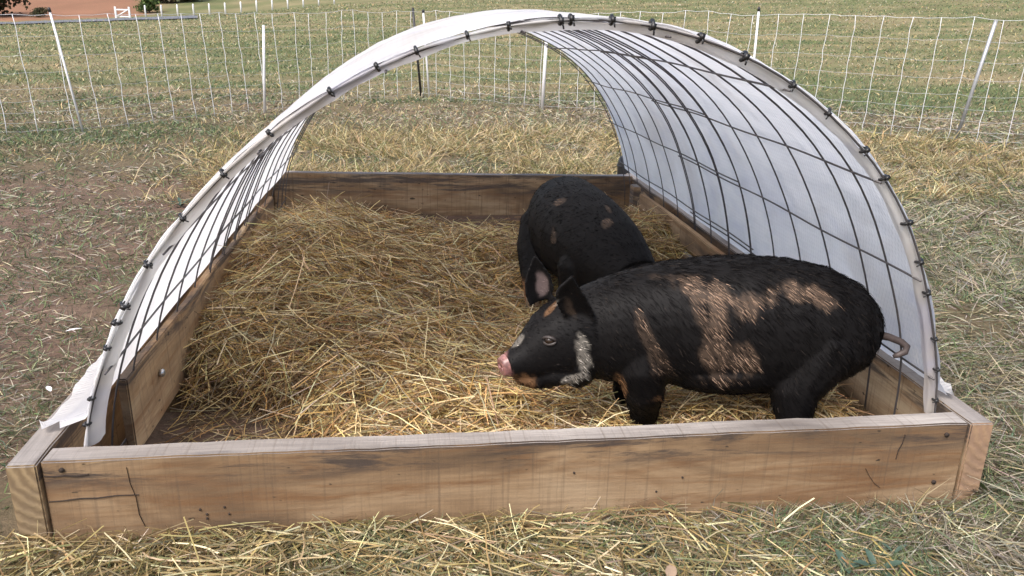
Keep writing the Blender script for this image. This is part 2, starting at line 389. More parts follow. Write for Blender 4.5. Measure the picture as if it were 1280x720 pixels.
# inner clamping planks
board('clamping_plank', (-1.108, .33, .055), math.pi / 2, 2.55, .028, .235, (W_pale, W_pale, W_shade), pitch=-.002, label='wavy tan plank bolted inside the left side', warp=.016, seg=40)
board('clamping_plank', (1.118, .75, .165), math.pi / 2, 2.2, .032, .105, (W_dark, W_pale, W_dark), pitch=0.0, label='upper plank inside the right side', warp=.008)
board('clamping_plank', (1.114, .75, .02), math.pi / 2, 2.2, .032, .125, (W_dark, W_top, W_dark), pitch=0, label='lower plank inside the right side', warp=.006)
post = board('corner_post', (1.125, 3.05, -.03), math.pi / 2, .10, .045, .32, (W_dark, W_top, W_dark), label='short dark post in the far right corner', seg=3)
# bolts and nail holes
def bolt(p, ax, r=.013, mat=M_bolt, name='bolt', h=.007):
    ax = Vector(ax).normalized(); p = Vector(p)
    V, F = tube_v([p - ax * h, p, p + ax * h * .6, p + ax * h], [r, r, r * .8, r * .3], 10); return mk(name, (V, F), mat, shelter)
bolt((-1.100, .60, .19), (1, 0, 0)); bolt((-1.100, 1.7, .19), (1, 0, 0)); bolt((1.085, 2.62, .158), (-1, 0, 0), .012)
for x, z in ((1.155, .195), (1.145, .045), (-1.17, .205)):
    V, F = tube_v([(x, .004, z), (x, -.0055, z)], [.0055, .0065], 9); mk('nail_hole', (V, F), M_hole, shelter)
for x, z in ((-.86, .075), (-.845, .06), (-.80, .078), (-.79, .058), (-.845, .048), (.1, .13), (.40, .1), (.33, .06)):
    V, F = tube_v([(x, .004, z), (x + .002, -.0045, z)], [.0026, .003], 6); mk('nail_hole', (V, F), M_hole, shelter)
# cracks: thin dark slivers standing in the split grain at the left end
def crack(pts, wd):
    V = []; F = []
    for i, (x, z) in enumerate(pts):
        q = wd * math.sin(math.pi * (i + .4) / len(pts))
        V += [Vector((x, -.0042, z - q)), Vector((x, -.0042, z + q)), Vector((x, .006, z + q)), Vector((x, .006, z - q))]
        if i: b = 4 * i; F += [(b - 4, b, b + 1, b - 3), (b - 3, b + 1, b + 2, b - 2), (b - 1, b - 2, b + 2, b + 3), (b - 4, b - 1, b + 3, b)]
    mk('crack', (V, F), M_hole, shelter, False)
crack([(-1.214, .190), (-1.19, .187), (-1.165, .189), (-1.14, .186), (-1.11, .190)], .0016)
crack([(-1.214, .118), (-1.18, .119), (-1.14, .123), (-1.10, .122), (-1.05, .127), (-1.0, .126)], .0011)
crack([(-1.02, .205), (-1.017, .16), (-1.008, .12), (-1.006, .07), (-.995, .03)], .0004)
crack([(1.03, .20), (1.027, .175), (1.018, .15), (1.016, .125)], .0012); crack([(.93, .1), (.945, .075), (.965, .05), (.985, .035)], .0006)

# hoop profile (x, z) measured at the front rim, left foot to right foot
prof = [(-1.166, .0), (-1.155, .14), (-1.138, .277), (-1.107, .368), (-1.058, .482), (-1.004, .6), (-.936, .705), (-.844, .817), (-.751, .913), (-.626, 1.015),
        (-.49, 1.102), (-.38, 1.157), (-.302, 1.190), (-.185, 1.226), (-.081, 1.250), (.03, 1.265), (.143, 1.268), (.246, 1.262), (.365, 1.236),
        (.486, 1.191), (.611, 1.132), (.716, 1.066), (.821, .980), (.895, .900), (.98, .780), (1.035, .672), (1.073, .581), (1.12, .458), (1.148, .358), (1.166, .25), (1.172, .1), (1.174, 0)]
PR = np.array(prof)
for _ in range(2): PR[1:-1] = PR[1:-1] * .6 + .2 * (PR[:-2] + PR[2:])
PR[:, 1] += np.interp(PR[:, 1], [0, 1.2], [0, .006])
SL = np.concatenate([[0], np.cumsum(np.hypot(*np.diff(PR, axis=0).T))]); ST = SL[-1]
sm_s = np.linspace(0, ST, 160)
def cat(s):
    i = np.clip(np.searchsorted(SL, s) - 1, 0, len(SL) - 2); t = (s - SL[i]) / (SL[i + 1] - SL[i])
    p0, p1, p2, p3 = PR[np.maximum(i - 1, 0)], PR[i], PR[i + 1], PR[np.minimum(i + 2, len(PR) - 1)]; t = t[:, None]
    return .5 * (2 * p1 + (p2 - p0) * t + (2 * p0 - 5 * p1 + 4 * p2 - p3) * t ** 2 + (3 * p1 - p0 - 3 * p2 + p3) * t ** 3)
def hoop(s, y, off=0., seed=None):
    """point on the hoop surface; off > 0 is outward"""
    s = np.atleast_1d(np.asarray(s, float)); p = cat(np.clip(s, 0, ST)); q = cat(np.clip(s + .02, 0, ST)) - cat(np.clip(s - .02, 0, ST)); q /= np.linalg.norm(q, axis=1)[:, None] + 1e-9
    nrm = np.stack([-q[:, 1], q[:, 0]], 1)      # left of travel = outward (travel goes left foot -> right foot over the top)
    yy = np.broadcast_to(y, s.shape); w_ = np.sin(np.pi * np.clip(s / ST, 0, 1))
    bul = .028 * np.sin(np.pi * np.clip(yy / 3.0, 0, 1)) * w_ - .012 * sst(2.6, 3.6, yy) * w_
    pp = p + nrm * (bul + off)[:, None]
    return np.stack([pp[:, 0], yy, pp[:, 1]], 1)
def s_at(x): 
    return float(np.interp(x, cat(sm_s)[:, 0], sm_s))
# find arc positions of the cross wires
P_all = cat(sm_s); iTop = int(np.argmax(P_all[:, 1]))
def s_right(z): 
    seg_ = P_all[iTop:]; return float(np.interp(-z, -seg_[:, 1], sm_s[iTop:]))
cross1 = [s_right(z) for z in (.34, .63, .905, 1.13)]
step = .343
cs1 = sorted(cross1 + [cross1[3] - step * k for k in range(1, 9) if cross1[3] - step * k > .05])
hoops1 = [.09, .245, .40, .645, .89, 1.14, 1.385, 1.63, 1.87, 2.11]
hoops2 = [1.34, 1.60, 1.83, 2.085, 2.36, 2.61, 2.87, 3.14, 3.34, 3.50]
def hoop_wire(y, off, r=.0031):
    n = 64; s = np.linspace(.08, ST - .08, n); yy = y + .008 * np.sin(s * 1.3 + y * 5) + .003 * np.sin(s * 9 + y * 20)
    o_ = off + .002 * np.sin(s * 11 + y * 3)
    q = hoop(s, yy, 0); pts = hoop(s, yy, -.009) * 1.0
    pts = hoop(s, yy, off) if False else q + (hoop(s, yy, .01) - q) * (o_ / .01)[:, None]
    mk('hoop_wire', tube_v(pts, r, 6), M_wire, shelter)
def cross_wire(s, y0, y1, off, r=.0031):
    n = int((y1 - y0) / .08); yy = np.linspace(y0, y1, n); ss = s + .004 * np.sin(yy * 7 + s * 9)
    mk('cross_wire', tube_v(hoop(ss, yy, off), r, 6), M_wire, shelter)
for y in hoops1: hoop_wire(y if y > .1 else .08, -.010 if y > .1 else -.001)
for y in hoops2: hoop_wire(y + .012, -.020)
for s in cs1: cross_wire(s, .06, 2.15, -.018)
for s in cs1: cross_wire(s - .032 if s > ST / 2 else s + .032, 1.31, 3.54, -.028)
# cover sheet: over the hoop, flaring over the side boards
def cover():
    ns, ny = 230, 150; ys = np.linspace(.075, 3.56, ny)
    s0 = float(np.interp(.30, P_all[:iTop, 1], sm_s[:iTop])); s1 = s_right(.315)
    ss = np.linspace(s0, s1, ns); rows = []
    S_, Y_ = np.meshgrid(ss, ys, indexing='ij'); sf, yf = S_.ravel(), Y_.ravel()
    wr = (fbm(sf * 4, yf * 1.5, 0, 61) - .5) * .022 + (fbm(sf * 14, yf * 6, 0, 62, 2) - .5) * .007
    q = hoop(sf, yf); o = hoop(sf, yf, .01); P = q + (o - q) * ((.004 + np.abs(wr) * .9) / .01)[:, None]
    edge = (1 - sst(0, .25, yf)) * .0; P[:, 1] += np.where(yf > 3.4, (fbm(sf * 3, 0, 0, 66) - .5) * .12, 0)
    P = P.reshape(ns, ny, 3)
    def skirt(row, sgn):
        out = []
        wav = (fbm(ys * 3, 0, 0, 71 + sgn) - .5) * .03 + (fbm(ys * 16, 5, 0, 75 + sgn) - .5) * .045 * (1 - sst(.3, .8, ys))
        for k, (dx, z) in enumerate(((.025, .274), (.055, .256), (.092, .245), (.110, .240))):
            p = row.copy(); p[:, 1] = np.maximum(ys, .11 + .022 * k + .02 * math.sin(k * 2.1)) if k else p[:, 1]; p[:, 0] = sgn * (1.168 + dx) + sgn * wav * (k / 6); tilt = .01 * ys if sgn < 0 else .004 * ys
            p[:, 2] = z + tilt + wav * .3 * (k < 2) + (.0 if k < 3 else wav * .8); out.append(p)
        return np.array(out)
    P = np.concatenate([skirt(P[0], -1)[::-1], P, skirt(P[-1], 1)], 0); n = P.shape[0]
    me_o = mesh_np('cover_sheet', P.reshape(-1, 3), F4=grid_f(n, ny), mat=M_fab, smooth=True, parent=shelter)
    me = me_o.data; uvl = me.uv_layers.new(name='UVMap'); li = np.empty(len(me.loops), np.int32); me.loops.foreach_get('vertex_index', li)
    U = np.stack(np.meshgrid(np.linspace(0, 3.4, n), ys, indexing='ij'), -1).reshape(-1, 2); uvl.data.foreach_set('uv', U[li].astype(np.float32).ravel())
    me_o['label'] = 'white woven cover stretched over the hoops with brown and bluish stains'
cover()
tie_x = [(-1.135, .277), (-1.107, .368), (-1.058, .482), (-1.021, .562), (-1.004, .6), (-.936, .705), (-.844, .817), (-.751, .913), (-.626, 1.015), (-.49, 1.102), (-.38, 1.157), (-.302, 1.19), (-.185, 1.226), (-.081, 1.25), (.024, 1.27), (.054, 1.264), (.143, 1.269), (.246, 1.264), (.365, 1.235), (.486, 1.191), (.611, 1.134), (.716, 1.068), (.821, .982), (.886, .908), (.98, .777), (1.037, .67), (1.073, .581), (1.12, .458), (1.145, .358), (1.166, .261)]
# hem: cloth wrapped round the front rim wire, with an inside turn-over band
def hem():
    s0 = .22; ss = np.linspace(s0, ST - .22, 260); yy = np.full_like(ss, .078)
    ts = np.array([sm_s[int(np.argmin(np.hypot(P_all[:, 0] - x, P_all[:, 1] - z)))] for x, z in tie_x]); dt = np.abs(ss[:, None] - ts[None]).min(1)
    fat = .0052 + .0045 * sst(0, .05, dt) * (.5 + fbm(ss * 5, 0, 0, 81)) * (.6 + .5 * np.exp(-((ss - ST * .55) / .7) ** 2))
    ctr = hoop(ss, yy + (fbm(ss * 6, 3, 0, 82) - .5) * .014, 0.0); nn = 10; V = np.empty((260, nn, 3))
    nr = (hoop(ss, yy, .01) - hoop(ss, yy, 0)) / .01
    for k in range(nn):
        an = 2 * math.pi * k / nn; rr_ = fat * (1 + .9 * (vn(ss * 22, k * .9, 0, 83) - .5))
        V[:, k] = ctr + nr * (math.cos(an) * rr_ * .62)[:, None] + np.array([0, 1, 0]) * ((math.sin(an) + .75) * rr_ * (1.1 + .9 * sst(ST * .62, ST * .4, ss)))[:, None]
    i, k = np.meshgrid(np.arange(259), np.arange(nn), indexing='ij'); k2 = (k + 1) % nn
    F = np.stack([i * nn + k, i * nn + k2, (i + 1) * nn + k2, (i + 1) * nn + k], -1).reshape(-1, 4)
    mesh_np('rolled_hem', V.reshape(-1, 3), F4=F, mat=M_rim, smooth=True, parent=shelter)['label'] = 'dirty rolled front edge of the cover'
    wband = .022 + .068 * sst(ST * .62, ST * .45, ss) + .05 * (fbm(ss * 4, 0, 0, 84) - .5) + .02 * np.exp(-((ss - ST * .6) / .3) ** 2)
    nb = 6; B = np.empty((260, nb, 3))
    for j in range(nb):
        t = j / (nb - 1); y_ = .080 + wband * t; off = -.002 - .019 * min(1, t * 2.2) ** .7
        B[:, j] = hoop(ss, y_, 0) + nr * (off + .012 * (vn(ss * 9, j * .7, 0, 85) - .5))[:, None]
    mesh_np('turned_in_band', B.reshape(-1, 3), F4=grid_f(260, nb), mat=M_hem, smooth=True, parent=shelter)
hem()
# cable ties along the rim
def tie_mesh():
    ring = [(.0, math.sin(a) * .0112 + .002, math.cos(a) * .0082) for a in np.linspace(0, 2 * math.pi, 15)]
    a = tube_v(ring, .0040, 6); b = box_vf(-.0045, .0045, -.019, -.011, -.006, .006)
    c = tube_v([(0, -.016, -.002), (.003, -.019, -.010), (.004, -.018, -.015)], .002, 5)
    return join_vf(a, b, c)
tm = None
for k, (x, z) in enumerate(tie_x):
    i = int(np.argmin(np.hypot(P_all[:, 0] - x, P_all[:, 1] - z))); s = sm_s[i]
    p = hoop(s, .078)[0]; q = hoop(s + .02, .078)[0]; t = (Vector(q) - Vector(p)).normalized()
    if tm is None: o = mk('cable_tie', tie_mesh(), M_tie, shelter); tm = o.data
    else: o = bpy.data.objects.new('cable_tie', tm); link(o, shelter)
    nrm = Vector((-t.z, 0, t.x)); R = Matrix((t, Vector((0, 1, 0)), -nrm if False else nrm)).transposed().to_4x4()
    if R.determinant() < 0: R = Matrix((-t, Vector((0, 1, 0)), nrm)).transposed().to_4x4()
    big = 1.15 if -.05 < x < .5 else (1.0 if z > .5 else .75)
    R = R @ Matrix.Rotation(random.uniform(-.35, .35), 4, 'X') @ Matrix.Scale(big * random.uniform(.9, 1.1), 4); R.translation = Vector(p) + Vector((0, 0, 0)); o.matrix_local = R

# ------------------------------------------------------------------ pigs
def loft(rings, n=20, power=2.2):
    """rings: (centre, half height, half width); closed shell"""
    cs = [Vector(r[0]) for r in rings]; V = []; F = []; m = len(rings)
    for i, r in enumerate(rings):
        t = (cs[min(i + 1, m - 1)] - cs[max(i - 1, 0)]).normalized(); side = t.cross(Vector((0, 0, 1)))
        if side.length < .25: side = Vector((0, 1, 0)) - t * t.y
        side.normalize(); u = side.cross(t).normalized()
        for k in range(n):
            an = 2 * math.pi * k / n; ca, sa = math.cos(an), math.sin(an)
            ca = math.copysign(abs(ca) ** (2 / power), ca); sa = math.copysign(abs(sa) ** (2 / power), sa)
            V.append(cs[i] + side * ca * r[2] + u * sa * r[1])
    for i in range(m - 1):
        for k in range(n): F.append((i * n + k, i * n + (k + 1) % n, (i + 1) * n + (k + 1) % n, (i + 1) * n + k))
    F.append(tuple(range(n))[::-1]); F.append(tuple(range((m - 1) * n, m * n)))
    return V, F
def limb(pts):  # (x, y, z, r)
    V, F = tube_v([p[:3] for p in pts], [p[3] for p in pts], 14)
    a = ball_vf(pts[0][:3], pts[0][3] * .98); b = ball_vf(pts[-1][:3], pts[-1][3] * .98); return join_vf((V, F), a, b)
def ear(base0, base1, tip, cup, th=.011, nu=9, nv=9, roundness=.55):
    """cupped leaf-shaped ear: base0-base1 is its root line, cup a vector the middle is pushed along"""
    b0, b1, tp, cup = Vector(base0), Vector(base1), Vector(tip), Vector(cup)
    front = []; back = []
    nrm = (b1 - b0).cross(tp - (b0 + b1) / 2).normalized()
    if nrm.dot(cup) < 0: nrm = -nrm
    for j in range(nv + 1):
        v = j / nv; wv = (1 - v ** 1.7) ** .62 * (1 + roundness * math.sin(math.pi * min(v * 1.1, 1)) * .6)
        c = (b0 + b1) / 2 * (1 - v) + tp * v
        for i in range(nu + 1):
            u = i / nu * 2 - 1; w_ = max(wv, .06)
            p = c + (b1 - b0) / 2 * u * w_ + cup * (1 - u * u) * (1 - v * .7) - cup * .2 * v * v
            front.append(p - nrm * th / 2); back.append(p + nrm * th / 2)
    V = front + back; N = len(front); F = []; w1 = nu + 1
    for j in range(nv):
        for i in range(nu):
            a = j * w1 + i; F.append((a, a + 1, a + w1 + 1, a + w1)); F.append((N + a + w1, N + a + w1 + 1, N + a + 1, N + a))
    for i in range(nu):
        F.append((i + 1, i, N + i, N + i + 1)); a = nv * w1 + i; F.append((a, a + 1, N + a + 1, N + a))
    for j in range(nv):
        a = j * w1; F.append((a, a + w1, N + a + w1, N + a)); a += nu; F.append((a + w1, a, N + a, N + a + w1))
    return V, F
def fuse(name, shells, voxel=.0066, smooth=5):
    V, F = join_vf(*shells); me = bpy.data.meshes.new('tmp'); me.from_pydata([tuple(v) for v in V], [], F); me.update()
    bm = bmesh.new(); bm.from_mesh(me); bmesh.ops.recalc_face_normals(bm, faces=bm.faces[:]); bm.to_mesh(me); bm.free()
    o = bpy.data.objects.new('tmp', me); COL.objects.link(o)
    m = o.modifiers.new('r', 'REMESH'); m.mode = 'VOXEL'; m.voxel_size = voxel; m.adaptivity = 0
    s = o.modifiers.new('s', 'SMOOTH'); s.factor = .6; s.iterations = smooth
    dg = bpy.context.evaluated_depsgraph_get(); me2 = bpy.data.meshes.new_from_object(o.evaluated_get(dg))
    bpy.data.objects.remove(o); me2.name = name
    # keep the largest shell only
    me2.polygons.foreach_set('use_smooth', np.ones(len(me2.polygons), bool)); return me2
def verts_of(me):
    n = len(me.vertices); a = np.empty(n * 3, np.float32); me.vertices.foreach_get('co', a); b = np.empty(n * 3, np.float32); me.vertices.foreach_get('normal', b)
    return a.reshape(-1, 3).astype(float), b.reshape(-1, 3).astype(float)
BLACK = np.array([.0050, .0043, .0046]); TAN = np.array(lin(158, 133, 114)); GINGER = np.array(lin(150, 112, 80)); PALE = np.array(lin(204, 196, 184)); PINK = np.array(lin(178, 128, 124))
def side_uv(P, Y=.55):
    """oblique coordinates of the coat pattern: position carried onto the upright plane through the pig's flank"""
    k = (Y - CY) / np.maximum(P[:, 1] - CY, .05); return CX + (P[:, 0] - CX) * k, CAM.z + (P[:, 2] - CAM.z) * k
def patch(u, v, cx, cz, a, b, rot, n, soft=.35):
    c, s = math.cos(rot), math.sin(rot); dx, dz = u - cx, v - cz
    e = ((dx * c + dz * s) / a) ** 2 + ((-dx * s + dz * c) / b) ** 2
    return 1 - sst(1 - soft * 1.7, 1 + soft * 1.7, e + (n - .5) * 4.0)
def make_pig(shells, colour_fn, hair_dir, label, hair_n, hair_len=.034, seed=0):
    me = fuse('pig', shells); P, N = verts_of(me); col = colour_fn(P, N, False)
    a = me.color_attributes.new('Col', 'FLOAT_COLOR', 'POINT'); c = np.ones((len(P), 4), np.float32); c[:, :3] = col; a.data.foreach_set('color', c.ravel())
    me.materials.append(M_hide); o = bpy.data.objects.new('pig', me); link(o); tag(o, label, 'pig', 'black and tan pigs in the pen')
    idx = rng.integers(0, len(P), hair_n); p = P[idx] + rng.normal(0, .0025, (hair_n, 3)); nn = N[idx]
    p = p - nn * .002
    hd, hl = hair_dir(p, nn); hd = hd - nn * np.sum(hd * nn, 1)[:, None]; hd /= np.linalg.norm(hd, axis=1)[:, None] + 1e-6
    clump = np.stack([fbm(p[:, 0] * 30, p[:, 1] * 30, p[:, 2] * 30, 90 + k, 2) for k in range(3)], 1) - .5
    D = hd + nn * .10 + clump * .5 + rng.normal(0, .10, (hair_n, 3)); D /= np.linalg.norm(D, axis=1)[:, None]
    L = hair_len * hl * rng.uniform(.5, 1.2, hair_n); B = -nn * (L * .22)[:, None]
    hc = colour_fn(p, nn, True) * (1 + rng.normal(0, .25, (hair_n, 1))); hc = np.where(rng.uniform(0, 1, (hair_n, 1)) < .035, np.array([[.035, .028, .024]]), hc); hc = np.clip(hc, .003, 1)
    h = ribbons('coat_hair', p, D, L, rng.uniform(.0010, .0021, hair_n), B, hc, M_hair, seg=2, parent=o); tag(h, kind='stuff')
    return o
# ---- near pig: side on, head to the left and turned a little to the camera
body1 = loft([((1.292, .60, .24), 0.021, 0.021), ((1.285, .60, .245), 0.075, 0.068), ((1.255, .60, .25), 0.126, 0.116), ((1.19, .60, .265), 0.177, 0.163), ((1.09, .60, .287), 0.217, 0.194), ((.96, .60, .297), 0.241, 0.210), ((.81, .60, .310), 0.248, 0.215),
               ((.67, .60, .318), 0.238, 0.210), ((.54, .595, .325), 0.219, 0.194), ((.42, .58, .322), 0.201, 0.173), ((.33, .56, .315), 0.187, 0.158), ((.25, .54, .315), 0.161, 0.131), ((.20, .52, .31), 0.128, 0.105)], 28)
head1 = loft([((.30, .545, .315), 0.1498, 0.1248), ((.25, .53, .312), 0.1626, 0.1300), ((.195, .505, .306), 0.1552, 0.1269), ((.14, .478, .298), 0.1338, 0.1123), ((.088, .452, .281), 0.1027, 0.0853), ((.045, .428, .268), 0.0728, 0.0624), ((.012, .408, .263), 0.0535, 0.0478), ((-.012, .392, .262), 0.0428, 0.0406), ((-.020, .387, .262), 0.0364, 0.0343)], 24)
sh1 = [body1, head1,
       ball_vf((.225, .455, .235), .085, sc=(.9, .75, 1.05)),                 # jowl
       ball_vf((.14, .415, .372), .03, sc=(1.3, .8, .8)), ball_vf((.11, .50, .385), .04, sc=(1.2, 1, .7)),   # brow
       loft([((.13, .45, .19), .04, .05), ((.07, .43, .195), .035, .042), ((.025, .412, .208), .024, .028), ((.008, .405, .213), .012, .015)], 14),  # lower jaw
       ball_vf((.145, .44, .205), .068, sc=(1.4, .8, .62)),
       limb([(.45, .52, .27, .11), (.45, .49, .19, .094), (.462, .50, .10, .074), (.466, .55, .0, .053), (.469, .60, -.10, .040)]),
       limb([(.43, .70, .24, .10), (.425, .73, .15, .072), (.415, .78, .03, .047), (.404, .83, -.10, .036)]),
       limb([(1.07, .535, .25, .15), (1.02, .50, .18, .125), (.975, .46, .09, .085), (.975, .44, 0, .058), (.97, .44, -.12, .040)]),
       limb([(1.10, .70, .24, .13), (1.12, .74, .14, .09), (1.13, .77, .03, .055), (1.13, .78, -.13, .040)]),
       ball_vf((.78, .55, .185), .15, sc=(1.9, 1.05, .72)),
       ball_vf((.155, .50, .395), .062, sc=(1.1, 1.25, .85)),                  # poll
       ear((.185, .408, .428), (.268, .435, .372), (.220, .365, .585), (.016, .026, .004), th=.015, roundness=1.3),
       ear((.066, .545, .420), (.145, .555, .435), (.090, .56, .605), (.004, .03, 0), th=.014, roundness=.8)]
def col1(P, N, hair):
    u, v = side_uv(P); sh_ = sst(.35, .6, u); u = u - .038 * sh_; v = v + .018 * sh_; n = fbm(u * 14, v * 14, 0, 101); st = fbm((u * .9 + v * .35) * 60, (v - u * .3) * 12, 0, 103, 2); nn = n * .38 + st * .62
    col = np.tile(BLACK, (len(P), 1)); near = P[:, 1] < .63
    rnd = rng.uniform(0, 1, (len(P), 1)) * .75 + .2
    def put(m, c, k=1.0):
        nonlocal col
        m = (np.clip(m, 0, 1) * k)[:, None]; m = (m > rnd).astype(float) if hair else m; col = col * (1 - m) + c * m
    T = TAN * .82 if hair else TAN * .24
    sp = lambda cx, cz, a, b, r: patch(u, v, cx, cz, a * 1.02, b * 1.02, r, nn) * near * .85
    put(sp(.655, .475, .09, .035, -.35), T, .9); put(sp(.72, .40, .035, .07, .3), T, .8); put(sp(.81, .41, .045, .055, .5), T, .9); put(sp(.655, .40, .02, .07, .45), T, .6)
    put(sp(.715, .30, .04, .11, -.2), T, .65); put(sp(.78, .21, .085, .055, -.2), T, .85); put(sp(.74, .13, .08, .03, 0), T, .6)
    put(sp(.885, .44, .04, .035, -.5), T, .7); put(sp(1.0, .455, .085, .035, -.38), T, .95); put(sp(1.08, .425, .06, .025, -.7), T, .7)
    put(sp(.49, .29, .018, .10, .35), T, .6); put(sp(.53, .19, .03, .06, .2), T, .5)
    put(patch(u, v, .56, .525, .09, .012, 0, nn), T, .35)
    rump = sst(1.12, 1.24, u) * sst(.16, .09, v); put(rump * sst(.35, .6, nn), T, .7)
    put(patch(u, v, .41, .11, .02, .05, .2, nn), GINGER * .6, .7); put(patch(u, v, .53, .06, .05, .012, .3, nn), GINGER * .6, .6)
    # head
    put(patch(u, v, .285, .225, .024, .068, .12, nn), PALE if hair else PALE * .35, .8)
    put(patch(u, v, .255, .13, .05, .018, .3, nn), PALE, .4)
    put(patch(u, v, .165, .415, .012, .04, -.6, n), GINGER * .7, .6); put(patch(u, v, .20, .435, .04, .01, .5, n), PALE, .35)
    put(patch(u, v, .04, .285, .04, .014, .7, nn), PALE * .7, .35)                    # blaze above the snout
    put(patch(u, v, .065, .125, .05, .03, -.2, nn), GINGER * .8, .7); put(patch(u, v, .01, .155, .025, .02, 0, nn), PINK * .6, .6)
    put(sst(-.006, -.018, P[:, 0]), PINK * .5)
    # inside of the ears
    e = (P[:, 2] > .445) & (P[:, 0] < .165) & (P[:, 1] > .53) & (N[:, 1] < 0); put(e * patch(P[:, 0], P[:, 2], .105, .495, .024, .045, -.1, n, .3), np.array([.20, .15, .145]), .75)
    e2 = (P[:, 2] > .40) & (P[:, 1] < .43); put(e2 * patch(P[:, 0], P[:, 2], .20, .47, .022, .05, .3, n, .3), TAN * .3, .55)
    
    return col
def hd1(p, n):
    d = np.tile(np.array([.7, 0, -.9]), (len(p), 1)); d[p[:, 0] < .3] = (.9, .3, -.5); l = np.ones(len(p)) * np.interp(p[:, 0], [-.02, .05, .2, .35, .5], [.12, .3, .45, .85, 1.0])
    l[(p[:, 2] > .42) & (p[:, 0] < .29)] *= .5; l[p[:, 0] > 1.30] = .25
    b = (p[:, 2] < .2) & (p[:, 0] < .12); d[b] = (.2, 0, -1); l[b] = .7
    j = (p[:, 0] > .2) & (p[:, 0] < .32) & (p[:, 2] < .3); d[j] = (.6, -.1, -.8); l[j] = .75
    return d, l
pig1 = make_pig(sh1, col1, hd1, 'tan-patched black pig in front, side on with its head to the left', 125000)
def pig_extras(pig):
    # snout disc, facing left and towards the camera
    ax = Vector((-.86, -.47, -.12)).normalized(); c = Vector((-.024, .385, .262)); a = ax.cross(Vector((0, 0, 1))).normalized(); b = a.cross(ax)
    V = []; F = []; nr_, nt_ = 14, 36
    holes = [(-.0135, .004), (.0135, .004)]
    for j in range(nr_ + 1):
        r = j / nr_
        for i in range(nt_):
            th = 2 * math.pi * i / nt_; x = .037 * r * math.cos(th); y = .043 * r * math.sin(th) * (1 + .06 * math.cos(2 * th))
            h = .008 + .005 * math.sin(r * 2.6) - (.02 * max(0, r - .8) / .2)
            for hx, hy in holes:
                q = math.hypot((x - hx) / .0075, (y - hy) / .0095); h -= .016 * max(0, 1 - q ** 3) if q < 1 else 0
                h += .002 * math.exp(-((q - 1.25) / .3) ** 2)
            V.append(c + a * x + b * y + ax * h)
    for j in range(nr_):
        for i in range(nt_): F.append((j * nt_ + i, j * nt_ + (i + 1) % nt_, (j + 1) * nt_ + (i + 1) % nt_, (j + 1) * nt_ + i))
    t = NT('snout_skin'); tc = t.n('ShaderNodeTexCoord'); f = t.noise(60, tc.outputs['Object'], 3)
    t.l(t.mix(t.ramp(f, [(.35, .7), (.6, 0.)]), tuple(PINK * .62), tuple(PINK * .2)), t.b.inputs['Base Color']); t.b.inputs['Roughness'].default_value = .35
    t.b.inputs['Subsurface Weight'].default_value = .1; t.b.inputs['Subsurface Radius'].default_value = (.01, .005, .003); t.bump(f, .4, .002)
    mk('snout', (V, F), t.m, pig)
    for hx, hy in holes:
        p = c + a * hx + b * hy - ax * .004; V, F = tube_v([p - ax * .004, p + ax * .0055], .0062, 12); mk('nostril', (V, F), M_hole, pig)
    # eye with lids
    ec = Vector((.1355, .387, .352)); mk('eye', ball_vf(ec, .0175, 14, 10), M_eye, pig)
    for s_, off in ((1, .0035), (-1, -.0035)):
        pts = [ec + Vector((-.9, .35, 0)).normalized() * .024 * math.cos(q) + Vector((-.25, -.9, .2)) * (.011 * math.sin(q) + .001) + Vector((0, 0, 1)) * s_ * .0130 * math.sin(q) for q in np.linspace(0, math.pi, 9)]
        mk('eyelid', tube_v(pts, [.003, .0045, .0054, .006, .0062, .006, .0054, .0045, .003], 6), M_lid, pig)
    # mouth line
M_lid = simple('dark_eyelid', (.035, .028, .026), .5)
pig_extras(pig1)
M_tail = simple('tail_skin', (.06, .045, .042), .6, 0, .35, 60)
tl = [(1.25, .614, .248), (1.291, .586, .257), (1.321, .555, .259), (1.346, .512, .257), (1.355, .485, .250), (1.345, .47, .238), (1.320, .468, .228), (1.306, .47, .221)]
mk('tail', tube_v(tl, [.022, .016, .0135, .0125, .012, .0115, .010, .006], 10), M_tail, pig1)
def hoof(p, pig, yaw=0.):
    p = Vector(p); vf = []
    for s_ in (-1, 1):
        d = Vector((math.cos(yaw), math.sin(yaw), 0)); sd_ = Vector((-d.y, d.x, 0)) * .014 * s_
        vf.append(loft([(p + sd_ + Vector((0, 0, .035)), .018, .014), (p + sd_ + d * .008 + Vector((0, 0, .01)), .024, .016), (p + sd_ + d * .014 - Vector((0, 0, .012)), .026, .017)], 10))
    mk('hoof', join_vf(*vf), M_hoof, pig)
for q in ((.46, .60, -.125), (.40, .83, -.12), (.96, .44, -.165), (1.12, .78, -.17)): hoof(q, pig1, math.pi)
# set the near pig down in its place, close behind the front board
pig1.matrix_world = Matrix(((.83675, .15436, -.06441, -.07437), (-.15438, .83921, .00571, -.01369), (.06438, .00606, .85085, .07952), (0, 0, 0, 1)))
